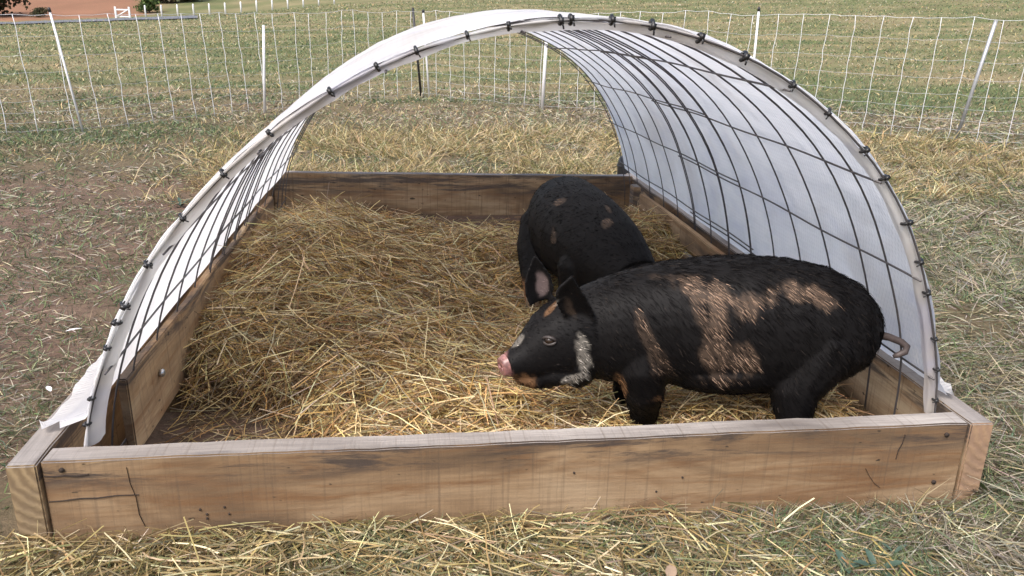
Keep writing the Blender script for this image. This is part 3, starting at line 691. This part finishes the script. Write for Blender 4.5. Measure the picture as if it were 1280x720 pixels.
# ---- far pig: facing the camera's right, head down behind the near pig
body2 = loft([((.415, 2.15, .33), .03, .03), ((.415, 2.12, .335), .11, .10), ((.42, 2.05, .345), .175, .155), ((.43, 1.94, .355), .21, .19), ((.44, 1.80, .348), .215, .205), ((.46, 1.66, .335), .213, .205), ((.49, 1.52, .32), .20, .195), ((.52, 1.40, .30), .18, .175), ((.55, 1.30, .27), .155, .15), ((.58, 1.22, .24), .13, .125)], 28)
head2 = loft([((.57, 1.25, .24), .12, .12), ((.61, 1.17, .20), .105, .10), ((.65, 1.11, .16), .075, .07), ((.68, 1.06, .12), .05, .048), ((.70, 1.03, .10), .04, .04)], 20)
sh2 = [body2, head2,
       limb([(.335, 1.93, .31, .135), (.275, 1.86, .22, .095), (.25, 1.76, .15, .062), (.24, 1.68, .09, .046), (.235, 1.635, .04, .038)]),
       limb([(.53, 2.03, .28, .12), (.56, 2.04, .17, .08), (.57, 2.06, .08, .05), (.57, 2.04, .03, .038)]),
       limb([(.60, 1.60, .33, .12), (.63, 1.52, .24, .10), (.645, 1.48, .14, .065), (.645, 1.46, .03, .038)]),
       limb([(.40, 1.42, .26, .10), (.38, 1.40, .16, .07), (.375, 1.39, .08, .048), (.375, 1.38, .03, .038)]),
       ear((.50, 1.16, .28), (.54, 1.20, .31), (.48, 1.12, .29), (.0, -.01, -.01)), ear((.63, 1.20, .30), (.67, 1.19, .26), (.70, 1.15, .28), (0, -.01, -.01))]
def col2(P, N, hair):
    k = (2.0 - CY) / (P[:, 1] - CY); u = CX + (P[:, 0] - CX) * k; v = CAM.z + (P[:, 2] - CAM.z) * k
    n = fbm(u * 18, v * 18, 0, 111); col = np.tile(BLACK, (len(P), 1)); T = TAN if hair else TAN * .3
    rnd = rng.uniform(0, 1, (len(P), 1)) * .75 + .2
    def put(m, c, k=1.0):
        nonlocal col
        m = (np.clip(m, 0, 1) * k)[:, None]; m = (m > rnd).astype(float) if hair else m; col = col * (1 - m) + c * m
    for cx, cz, a, b, r in SPOT2: put(patch(u, v, cx, cz, a, b, r, n), T, .75)
    put(sst(.15, .10, P[:, 2] + (n - .5) * .03) * (P[:, 0] < .4) * (P[:, 1] < 1.9), GINGER * 1.1, .9)
    return col
SPOT2 = [(.412, .425, .030, .010, .4), (.385, .262, .016, .034, .1), (.655, .315, .026, .020, .3), (.66, .385, .02, .007, -.9)]
def hd2(p, n):
    d = np.tile(np.array([-.3, .7, -.6]), (len(p), 1)); l = np.ones(len(p)) * .6; l[p[:, 2] < .1] = .3; return d, l
pig2 = make_pig(sh2, col2, hd2, 'black pig standing behind the other, near the back board, its head hidden', 42000)
for q in ((.228, 1.625, .035), (.57, 2.03, 0), (.645, 1.45, 0), (.375, 1.37, 0)): hoof(q, pig2, -1.2)

# ------------------------------------------------------------------ straw bedding
nx, ny = 130, 190
bx, by = np.meshgrid(np.linspace(-1.21, 1.21, nx), np.linspace(.08, 3.59, ny), indexing='ij')
bz = bed(bx, by) - .016; BV = np.stack([bx, by, bz], -1).reshape(-1, 3)
bc = np.where((straw_mask(bx, by) > .3).ravel()[:, None], np.array(lin(128, 102, 64)) * .8, C_soil * .7)
def bed_mat():
    t = NT('trodden_straw'); a = t.n('ShaderNodeVertexColor', layer_name='Col'); tc = t.n('ShaderNodeTexCoord'); f = t.noise(60, tc.outputs['Object'], 6, .7, 1.5)
    t.l(t.mix(t.ramp(f, [(.35, .7), (.6, 0.)]), a.outputs[0], (.03, .022, .014)), t.b.inputs['Base Color']); t.b.inputs['Roughness'].default_value = .95; t.bump(f, 1, .03); return t.m
bedo = mesh_np('straw_bedding', BV, F4=grid_f(nx, ny), mat=bed_mat(), cols=bc, smooth=True)
tag(bedo, 'bed of loose yellow straw and hay heaped along the sides inside the pen', 'straw', kind='stuff')
STR = [(1.17 * c_[0], 1.16 * c_[1], 1.12 * c_[2]) for c_ in [lin(206, 182, 130), lin(192, 162, 106), lin(174, 142, 88), lin(138, 108, 68), lin(200, 184, 146), lin(116, 90, 60), lin(160, 142, 112), lin(142, 124, 100), lin(104, 84, 62)]]
def straw_strands(n, x0, x1, y0, y1, zf, Lr, Wr, pal, tilt=.25, dens=None, parent=None, name='straw_stalks', lift=.03, bendk=.25, seg=3):
    x = rng.uniform(x0, x1, n); y = rng.uniform(y0, y1, n)
    if dens is not None: k = rng.uniform(0, 1, n) < dens(x, y); x, y = x[k], y[k]
    n = len(x); e = .05; sx = (zf(x + e, y) - zf(x - e, y)) / (2 * e); sy = (zf(x, y + e) - zf(x, y - e)) / (2 * e)
    flow = fbm(x * 1.3, y * 1.3, 0, 121) * 9                       # stalks lie in loosely combed swaths
    az = np.where(rng.uniform(0, 1, n) < .22, flow + rng.normal(0, .6, n), rng.uniform(0, 2 * np.pi, n))
    D = np.stack([np.cos(az), np.sin(az), sx * np.cos(az) + sy * np.sin(az) + np.abs(rng.normal(0, tilt, n))], 1); D /= np.linalg.norm(D, axis=1)[:, None]
    L = rng.uniform(*Lr, n) * np.where(rng.uniform(0, 1, n) < .12, 1.5, 1); W = rng.uniform(*Wr, n)
    P = np.stack([x, y, zf(x, y) + rng.uniform(-.01, lift, n) ], 1) - D * (L * .5)[:, None] * np.array([1, 1, .6])
    B = rng.normal(0, 1, (n, 3)) * (L * bendk)[:, None]; B[:, 2] = -np.abs(B[:, 2]) * .7
    return ribbons(name, P, D, L, W, B, pick(pal, n, .2), M_straw, seg=seg, tip=False, parent=parent), P, D, L, B
def in_pen(x, y): return ((np.abs(x) < 1.11) & (y > .12) & (y < 3.5)).astype(float)
PALE_S = [lin(222, 206, 160), lin(208, 190, 138), lin(214, 202, 172)]
dn = lambda x, y: in_pen(x, y) * (.12 + .88 * straw_mask(x, y)) * np.interp(y, [0, 3.6], [1, .55])
def clipped(*a, **k):
    """drop stalks that would cross the boards"""
    return straw_strands(*a, **k)[0]
def make_bed():
    global rng
    for n, Lr, Wr, pal, tilt, lift, bk in ((90000, (.05, .16), (.0022, .0050), STR, .22, .025, .18), (26000, (.08, .2), (.0025, .0052), STR, .35, .045, .3), (5000, (.1, .24), (.0025, .005), PALE_S, .3, .055, .18)):
        # keep stalks away from board faces: shrink the region by half a stalk
        ob = straw_strands(n, -1.08, 1.08, .16, 3.45, bed, Lr, Wr, pal, tilt, dn, bedo, 'straw_stalks', lift, bk)[0]; tag(ob, kind='stuff')
        V, _ = verts_of(ob.data); V2 = V.copy()
        V2[:, 0] = np.where(V[:, 2] < .29, np.clip(V[:, 0], -1.13, 1.14), V[:, 0]); V2[:, 1] = np.clip(V[:, 1], .085, 3.58); V2[:, 2] = np.maximum(V[:, 2], -.01)
        ob.data.vertices.foreach_set('co', V2.astype(np.float32).ravel()); ob.data.update()
make_bed()
def heap(x, y): return in_pen(x, y) * np.exp(-((x + .78) / .38) ** 2 - ((y - 1.9) / 1.0) ** 2) + .5 * in_pen(x, y) * np.exp(-((x - .95) / .25) ** 2 - ((y - 2.4) / .6) ** 2)
hp = straw_strands(16000, -1.05, 1.05, .3, 3.3, bed, (.10, .24), (.0024, .0046), [tuple(.95 * q for q in c_) for c_ in STR], .55, heap, bedo, 'heaped_hay', .06, .5, seg=5)[0]; tag(hp, kind='stuff')
V, _ = verts_of(hp.data); V[:, 0] = np.clip(V[:, 0], -1.075, 1.08); hp.data.vertices.foreach_set('co', V.astype(np.float32).ravel()); hp.data.update()
# straw spilled in front of the front board
def zfront(x, y): return gz(x, y) + .014 * sst(.9, -.9, x) + .006
spill = None
dfr = lambda x, y: np.clip(sst(1.5, -.3, x) * .95 + .10, 0, 1) * sst(-1.6, -1.15, x) * (y < -.015) * np.interp(x + y * .6, [-1.3, -.2, 1.3], [1, .8, .25])
spill, *_ = straw_strands(19000, -1.75, 1.9, -.75, -.015, zfront, (.05, .19), (.002, .005), [lin(190, 174, 130), lin(170, 152, 106), lin(152, 132, 90), lin(138, 130, 104), lin(140, 120, 80), lin(212, 200, 162), lin(120, 104, 72), lin(104, 104, 68)], .22, dfr, None, 'spilled_straw', .03, .18)
V, _ = verts_of(spill.data); V[:, 1] = np.where((V[:, 2] < .235) & (np.abs(V[:, 0]) < 1.31), np.minimum(V[:, 1], -.014 ), V[:, 1]); spill.data.vertices.foreach_set('co', V.astype(np.float32).ravel()); spill.data.update()
tag(spill, 'loose straw spilled on the ground in front of the front board', 'straw', kind='stuff')

# ------------------------------------------------------------------ grass and litter
A_MIN, A_MAX = math.radians(-37), math.radians(50)
def polar(n, r0, r1, a0=A_MIN, a1=A_MAX):
    r = r0 * (r1 / r0) ** rng.uniform(0, 1, n); a = rng.uniform(a0, a1, n); x = CX + r * np.sin(a); y = CY + r * np.cos(a); return x, y, r
def outside(x, y, m=.02): return ~((np.abs(x) < 1.30 + m) & (y > -.02 - m) & (y < 3.80 + m))
DRY = [lin(184, 174, 144), lin(164, 150, 120), lin(146, 134, 108), lin(194, 186, 164), lin(122, 110, 88), lin(156, 150, 132), lin(96, 86, 68)]
GRY = [lin(154, 150, 138), lin(138, 134, 122), lin(178, 172, 158), lin(118, 112, 100), lin(148, 138, 122), lin(92, 84, 74), lin(90, 98, 72), lin(108, 116, 88)]
GRN = [lin(98, 114, 76), lin(114, 128, 88), lin(80, 98, 70), lin(126, 136, 98), lin(92, 110, 88)]
TAL = [lin(196, 176, 132), lin(182, 160, 114), lin(166, 146, 104), lin(206, 192, 154), lin(140, 124, 86), lin(126, 126, 82), lin(110, 96, 68), lin(104, 110, 72)]
def avoid(V):
    """push strand points out of the boards"""
    ins = (np.abs(V[:, 0]) < 1.31) & (V[:, 1] > -.018) & (V[:, 1] < 3.81) & (V[:, 2] < .30)
    sx_ = np.where(ins & (V[:, 1] > .4) & (V[:, 1] < 3.5), np.sign(V[:, 0]) * 1.312, V[:, 0]); V[:, 0] = sx_
    V[:, 1] = np.where(ins & (V[:, 1] <= .4), -.019, V[:, 1]); V[:, 1] = np.where(ins & (V[:, 1] >= 3.5), 3.815, V[:, 1]); return V
def grass(name, n, r0, r1, keep, Lf, pal, lay, wk, bend=.5, label=None, seg=2, mat=None, inside=False):
    x, y, r = polar(n, r0, r1); k = ((np.abs(x) < 1.05) & (y > .12) & (y < 3.5) if inside else outside(x, y)) & (rng.uniform(0, 1, n) < keep(x, y, r)); x, y, r = x[k], y[k], r[k]; n = len(x)
    az = np.where(rng.uniform(0, 1, n) < .35, fbm(x * 2.4, y * 2.4, 0, 131) * 12 + rng.normal(0, .5, n), rng.uniform(0, 2 * np.pi, n)); l_ = lay(x, y, n)
    D = np.stack([np.cos(az) * l_, np.sin(az) * l_, np.sqrt(np.maximum(1 - l_ ** 2, .004))], 1); D /= np.linalg.norm(D, axis=1)[:, None]
    L = Lf(x, y, r, n); W = wk * np.maximum(.0028, r * .00085) * rng.uniform(.6, 1.3, n)
    P = np.stack([x, y, gz(x, y) - .004 - .02 * np.clip(r / 60 - .3, 0, 1) + .012 * (l_ > .9) * rng.uniform(0, 1, n)], 1); B = np.stack([np.cos(az + .6), np.sin(az + .6), -np.ones(n) * .8], 1) * (L * bend * rng.uniform(.1, 1, n))[:, None] * np.where(l_ > .9, .25, 1)[:, None]
    o = ribbons(name, P, D, L, W, B, pick(pal, n, .18), mat or M_grass, seg=seg, tip=True)
    V, _ = verts_of(o.data); o.data.vertices.foreach_set('co', avoid(V).astype(np.float32).ravel()); o.data.update()
    tag(o, label, 'grass', kind='stuff'); return o
def z2(f): 
    return lambda x, y, r: f(x, y, r, *zone(x, y))
tuftn = lambda x, y: fbm(x * 2.4, y * 3.4, 0, 151, 2)
# dead thatch lying flat everywhere close by
grass('dead_grass_litter', 230000, 1.15, 15, z2(lambda x, y, r, g, s, n1, n2: (.95 - .28 * s) * sst(.22, .58, n2 + .12 * (x > 0))),
      lambda x, y, r, n: rng.uniform(.015, .07, n) * (1 + .7 * (x > 1)) * np.where(rng.uniform(0, 1, n) < .12, 2, 1), DRY + GRY, lambda x, y, n: rng.uniform(.85, .998, n), 1.25, .4, 'flattened dead grey-tan grass lying over the soil around the pen')
# short green blades in patches
grass('short_green_grass', 150000, 1.15, 16, z2(lambda x, y, r, g, s, n1, n2: np.clip(sst(.12, .6, g) * (1 - s * .5) + .08, 0, 1)),
      lambda x, y, r, n: rng.uniform(.02, .075, n) * (1 + .3 * sst(6, 9, r)), GRN, lambda x, y, n: rng.uniform(.1, .9, n), 1.2, .6, 'short green grass growing in patches through the dead litter')
grass('grass_in_pen', 26000, 1.9, 5.6, lambda x, y, r: (1 - straw_mask(x, y)) * sst(.42, .6, tuftn(x, y)), lambda x, y, r, n: rng.uniform(.02, .07, n), GRN + GRY[:2] + DRY[:2], lambda x, y, n: rng.uniform(.2, .97, n), 1.0, .6, 'sparse grass on the bare soil inside the pen', inside=True)
# standing straw-coloured tufts between the back board and the net, and right of the pen
def keep_tall(x, y, r):
    n = tuftn(x, y); back = sst(3.8, 4.1, y) * (1 - sst(6.6, 8.2, y - .1 * np.abs(x))) * sst(-2.6, -1.3, x)
    rgt = sst(1.3, 1.7, x) * sst(3.2, 4.4, y) * (1 - sst(6.0, 7.5, y)) * .28; return np.clip(back + rgt, 0, 1) * sst(.40, .60, n + .06 * (y > 4))
grass('tall_dry_grass', 230000, 2.6, 11, keep_tall, lambda x, y, r, n: rng.uniform(.08, .26, n) * (.7 + .6 * sst(.4, .8, tuftn(x, y))) * (1 - .35 * (y < 3.8)), TAL + DRY[:3], lambda x, y, n: rng.uniform(.25, .97, n), 1.1, .7, 'standing tufts of straw-coloured grass behind the back board')
def keep_right(x, y, r): return sst(1.28, 1.6, x) * (1 - sst(5.0, 7.0, y)) * sst(.34, .56, tuftn(x + 7, y))
grass('tangled_grass', 130000, 1.9, 9, keep_right, lambda x, y, r, n: rng.uniform(.05, .17, n), GRY[:4] + DRY[:3] + GRN[:3] + [lin(96, 92, 62)], lambda x, y, n: rng.uniform(.4, .985, n), 1.15, .8, 'tangled grey-green and tan grass right of the shelter')
# tufted mown field beyond the net
grass('mown_field_grass', 130000, 8, 108, z2(lambda x, y, r, g, s, n1, n2: np.clip(.35 + .5 * (1 - g), 0, 1)), lambda x, y, r, n: rng.uniform(.04, .10, n) * np.interp(r, [8, 108], [1, 3]), DRY + TAL[:2] + GRN[1:4], lambda x, y, n: rng.uniform(.2, .95, n), .95, .5, 'mown pale grass stubble across the field beyond the net')
grass('green_field_grass', 130000, 9, 108, z2(lambda x, y, r, g, s, n1, n2: sst(.3, .75, g)), lambda x, y, r, n: rng.uniform(.04, .09, n) * np.interp(r, [8, 108], [1, 3]), GRN, lambda x, y, n: rng.uniform(.2, .9, n), .95, .5, 'green grass streaks across the field beyond the net')

# ------------------------------------------------------------------ broad-leaved weeds and dry leaves
M_leaf = simple('weed_leaf', (.05, .085, .06), .5, 0, .3, 40); M_dleaf = simple('dry_leaf', (.28, .2, .14), .8, 0, .3, 40); M_pleaf = simple('pale_leaf', (.6, .6, .6), .8, 0, .2, 40)
def leaf_vf(p, az, L, W, lift, curl=.3):
    V = []; F = []; d = Vector((math.cos(az), math.sin(az), 0)); s_ = Vector((-d.y, d.x, 0)); n = 9
    for i in range(n + 1):
        t = i / n; w_ = W * (math.sin(math.pi * min(1, t * .93 + .05)) ** .8) * (1 - .25 * t); w_ *= 1 + .08 * math.sin(i * 2.4)
        c = Vector(p) + d * L * t + Vector((0, 0, lift * L * (t - curl * t * t * 1.6)))
        V += [c - s_ * w_ / 2 + Vector((0, 0, w_ * .18)), c, c + s_ * w_ / 2 + Vector((0, 0, w_ * .18))]
        if i: b = 3 * i; F += [(b - 3, b - 2, b + 1, b), (b - 2, b - 1, b + 2, b + 1)]
    return V, F
def weed(loc, n, L, W, label, seed):
    random.seed(seed); root = empty('broad_leaf_weed', loc); tag(root, label, 'weed')
    for k in range(n):
        az = 2 * math.pi * k / n + random.uniform(-.4, .4); mk('leaf', leaf_vf((0, 0, .01), az, L * random.uniform(.7, 1.1), W * random.uniform(.8, 1.1), random.uniform(.5, 1.3)), M_leaf, root)
def gp(x, y, dz=0): return (x, y, float(gz(x, y)) + dz)
weed(gp(.80, -.31, .0), 4, .075, .026, 'blue-green broad-leaved weed at the bottom edge right of the centre', 3)
weed(gp(.73, -.29, .0), 3, .05, .022, 'small broad-leaved weed beside the larger weed in the straw', 4)
weed(gp(.89, -.24, .0), 3, .035, .014, 'tiny green weed close under the front board near its right end', 5)
weed(gp(-1.9, 3.9), 6, .08, .028, 'small green weed in the trampled soil left of the shelter', 6)
for (x, y, az, L, W, m_, lb) in ((-1.72, 1.42, .3, .06, .02, M_pleaf, 'whitish scrap lying on the soil left of the shelter'), (-1.56, .86, 2.2, .045, .02, M_pleaf, 'small whitish scrap in the straw beside the left corner of the frame'),
                                (-1.95, 1.25, 1, .05, .03, M_dleaf, 'curled brown leaf on the bare soil at the left edge'), (.27, -.33, 1.2, .06, .03, M_dleaf, 'brown leaf lying in the spilled straw in front')):
    o = mk('dry_leaf', leaf_vf(gp(x, y, .03), az, L, W, .15), m_); tag(o, lb, 'leaf')

# black rubber tub behind the far right corner
def tub():
    pr = [(.0, .0), (.07, .0), (.095, .02), (.10, .28), (.09, .325), (.055, .35), (0, .355)]
    V = []; F = []; n = 24
    for r, z in pr[1:-1]:
        for k in range(n): V.append(Vector((r * math.cos(2 * math.pi * k / n), r * math.sin(2 * math.pi * k / n), z)))
    m = len(pr) - 2
    for i in range(m - 1):
        for k in range(n): F.append((i * n + k, i * n + (k + 1) % n, (i + 1) * n + (k + 1) % n, (i + 1) * n + k))
    F.append(tuple(range(n))[::-1]); F.append(tuple(range((m - 1) * n, m * n)))
    o = empty('black_drum', (1.34, 4.10, float(gz(1.34, 4.10)) - .01)); tag(o, 'black plastic drum standing behind the far right corner of the frame', 'drum')
    mk('drum_body', (V, F), M_black, o)
    ring = [(.101 * math.cos(a), .101 * math.sin(a), .27) for a in np.linspace(0, 2 * math.pi, 25)]; mk('rim_band', tube_v(ring, .006, 6), M_black, o)
tub()

# ------------------------------------------------------------------ electric net
path = [(-8.0, 5.2), (-6.3, 6.2), (-4.75, 7.05), (-3.83, 7.54), (-3.3, 8.05), (-2.26, 9.6), (-.9, 11.3), (-.1, 12.17), (1.66, 10.4), (3.6, 8.75), (5.52, 7.13), (6.3, 6.6), (8.5, 5.3), (10.5, 4.2)]
pth = [Vector((x, y, 0)) for x, y in path]; cum = [0.]
for a, b in zip(pth, pth[1:]): cum.append(cum[-1] + (b - a).length)
def on_path(s):
    x = float(np.interp(s, cum, [p.x for p in pth])); y = float(np.interp(s, cum, [p.y for p in pth])); return x, y
s_corner = cum[7]
def net_h(s): return float(np.interp(s, [0, cum[3], s_corner, cum[10], cum[-1]], [1.22, 1.21, 1.36, 1.38, 1.38]))
net = empty('electric_net_fence', (path[7][0], path[7][1], 0)); tag(net, 'white electric net fence with thin posts, bent to a corner behind the shelter', 'fence')
off = Vector(net.location)
fr = [.045, .115, .20, .295, .40, .53, .67, .83, 1.0]
stays = np.arange(.1, cum[-1], .305); stay_pts = []
random.seed(11)
nstay = {}
for i, s in enumerate(stays):
    s = s + random.uniform(-.02, .02); x, y = on_path(s); h = net_h(s) + random.uniform(-.015, .015); z0 = float(gz(x, y)) + .01
    lean = -.08 if x < -2 else (.06 if x > 3 else random.uniform(-.02, .03)); wob = [random.uniform(-.009, .009) for _ in range(12)]
    pts = []
    for k in range(11):
        t = k / 10; pts.append(Vector((x + lean * (t - 0) * .8 + wob[k], y + wob[k + 1] * .5, z0 + (h) * t)) - off)
    stay_pts.append(pts)
    if pts[0].x + off.x > -7 and pts[0].x + off.x < 9.2:
        mk('net_stay', tube_v(pts, .0036, 5), M_rope, net)
for f in fr:
    P_ = []
    for i, pts in enumerate(stay_pts):
        t = f * 10; k = min(int(t), 9); p = pts[k].lerp(pts[k + 1], t - k); P_.append(p)
        if i + 1 < len(stay_pts):
            q = stay_pts[i + 1][k].lerp(stay_pts[i + 1][k + 1], t - k); P_.append(p.lerp(q, .5) - Vector((0, 0, .006 + .008 * random.random())))
    mk('net_strand', tube_v(P_, .0026 if f > .9 else .0018, 4), M_rope if f > .9 else M_twine, net)
def npost(base, top, r, mat, label=None, capc=True, spike=None):
    b = Vector(base) - off; t = Vector(top) - off; o = mk('post', tube_v([b, b.lerp(t, .5), t], r, 10), mat, net)
    if label: o['label'] = label
    if capc:
        d = (t - b).normalized(); mk('post_cap', tube_v([t - d * .002, t + d * .03, t + d * .045], [r * 1.5, r * 1.4, r * .7], 8), M_black, o)
npost((-3.83, 7.52, 0), (-3.98, 7.50, 1.26), .0115, M_white, 'white net post with a black tip, leaning left')
npost((-2.26, 9.62, 0), (-2.19, 9.62, 1.15), .017, M_white, 'flat-topped white post without a cap', False)
npost((-.11, 12.1, 0), (-.23, 12.1, 1.44), .020, M_black, 'black post at the corner of the net', False)
npost((.02, 12.05, 0), (-.06, 12.05, 1.37), .016, M_white, 'white post beside the black corner post')
npost((1.66, 10.36, 0), (1.70, 10.36, 1.30), .026, M_white, 'thick white post seen through the shelter', False)
npost((4.05, 8.36, 0), (4.03, 8.36, 1.45), .014, M_white, 'white net post with a black tip rising above the right side of the cover')
npost((6.0, 6.96, 0), (6.10, 6.80, 1.38), .020, M_steel, 'grey metal stake leaning right', False)

# ------------------------------------------------------------------ far posts, gate, shrubs
ORD = 'first second third fourth fifth sixth seventh eighth ninth tenth eleventh twelfth thirteenth'.split()
pm = None
for k in range(13):
    t = k / 12; a = -.291 + t * (.291 - .083); d = 108 - 1.0 * t; th_ = math.atan(a); x = CX + d * math.sin(th_); y = CY + d * math.cos(th_); z = float(gz(x, y))
    h = 1.15 - .55 * max(0, t - .6)
    if pm is None: o = mk('white_post', join_vf(tube_v([(0, 0, -.1), (0, 0, 1.05), (0, 0, 1.15)], [.10, .10, .05], 8)), M_white); pm = o.data
    else: o = bpy.data.objects.new('white_post', pm); link(o)
    o.location = (x, y, z); o.scale = (1, 1, h); tag(o, ORD[k] + ' short white post counting right from the small white gate', 'post', 'white posts beyond the field')
def gate():
    a = -.3155; d = 107; th_ = math.atan(a); x = CX + d * math.sin(th_); y = CY + d * math.cos(th_)
    o = empty('white_gate', (x, y, float(gz(x, y)))); tag(o, 'small white gate with a diagonal brace at the far road', 'gate')
    for sx in (-.75, .75): mk('gate_post', box_vf(sx - .09, sx + .09, -.09, .09, -.1, 1.25), M_white, o, False)
    mk('rail', box_vf(-.66, .66, -.04, .04, .85, 1.0), M_white, o, False); mk('rail', box_vf(-.66, .66, -.04, .04, .12, .26), M_white, o, False)
    mk('brace', tube_v([(-.62, -.06, .2), (.62, -.06, .92)], .06, 6), M_white, o)
gate()
M_fol = strand_mat('foliage', .7, .3, .2); M_bark = simple('bark', (.10, .08, .06), .9)
def shrub(name, a, d, rx, h, label, pal, cat_, n=1600, trunk=True):
    th_ = math.atan(a); x = CX + d * math.sin(th_); y = CY + d * math.cos(th_); z = float(gz(x, y)); root = empty(name, (x, y, z)); tag(root, label, cat_)
    if trunk:
        vf = [tube_v([(0, 0, -.2), (.1, 0, h * .3), (.05, .1, h * .7)], [.16 * h / 5 + .05, .12 * h / 5 + .03, .04], 8)]
        for k in range(6):
            an = k * 1.05; vf.append(tube_v([(.08, 0, h * (.2 + .06 * k)), (rx * .5 * math.cos(an), rx * .5 * math.sin(an), h * (.45 + .06 * k))], [.06, .02], 5))
        mk('trunk', join_vf(*vf), M_bark, root)
    nc = 26; cc = np.stack([rng.normal(0, rx * .42, nc), rng.normal(0, rx * .42, nc), h * (.55 + rng.uniform(-.4, .35, nc))], 1)
    k = rng.integers(0, nc, n); P = cc[k] + rng.normal(0, 1, (n, 3)) * np.array([rx * .18, rx * .18, h * .10]); D = rng.normal(size=(n, 3)); D /= np.linalg.norm(D, axis=1)[:, None]
    c = pick(pal, n, .25) * (.7 + .6 * rng.uniform(0, 1, nc)[k])[:, None]
    P[:, 2] = np.maximum(P[:, 2], .05)
    ribbons('foliage', P, D, .16 * h ** .5, .11 * h ** .5, rng.normal(0, .05, (n, 3)), c, M_fol, seg=1, tip=False, parent=root)
DK = [lin(66, 72, 52), lin(78, 80, 54), lin(70, 60, 50), lin(96, 92, 66)]; MG = [lin(84, 102, 60), lin(100, 118, 70), lin(70, 88, 52)]; BR = [lin(96, 82, 70), lin(80, 68, 60), lin(110, 96, 78), lin(72, 76, 52)]
shrub('bush', -.287, 118, 1.3, 2.2, 'green bush at the end of the row of white posts', MG, 'bush')
shrub('tree', -.270, 135, 2.6, 5.0, 'brown bare-looking tree beyond the white posts, next to the green bush', BR, 'tree', 3000)
shrub('tree', -.246, 138, 2.6, 4.6, 'dark leafy tree right of the brown tree beyond the white posts', DK, 'tree', 3000)
shrub('tree', -.452, 120, 3.0, 6.5, 'dark tree in the top left corner of the brown field', DK, 'tree', 2600)
shrub('bush', -.402, 117, .9, 1.1, 'small dark bush alone in the brown field', DK, 'bush', 700, False)
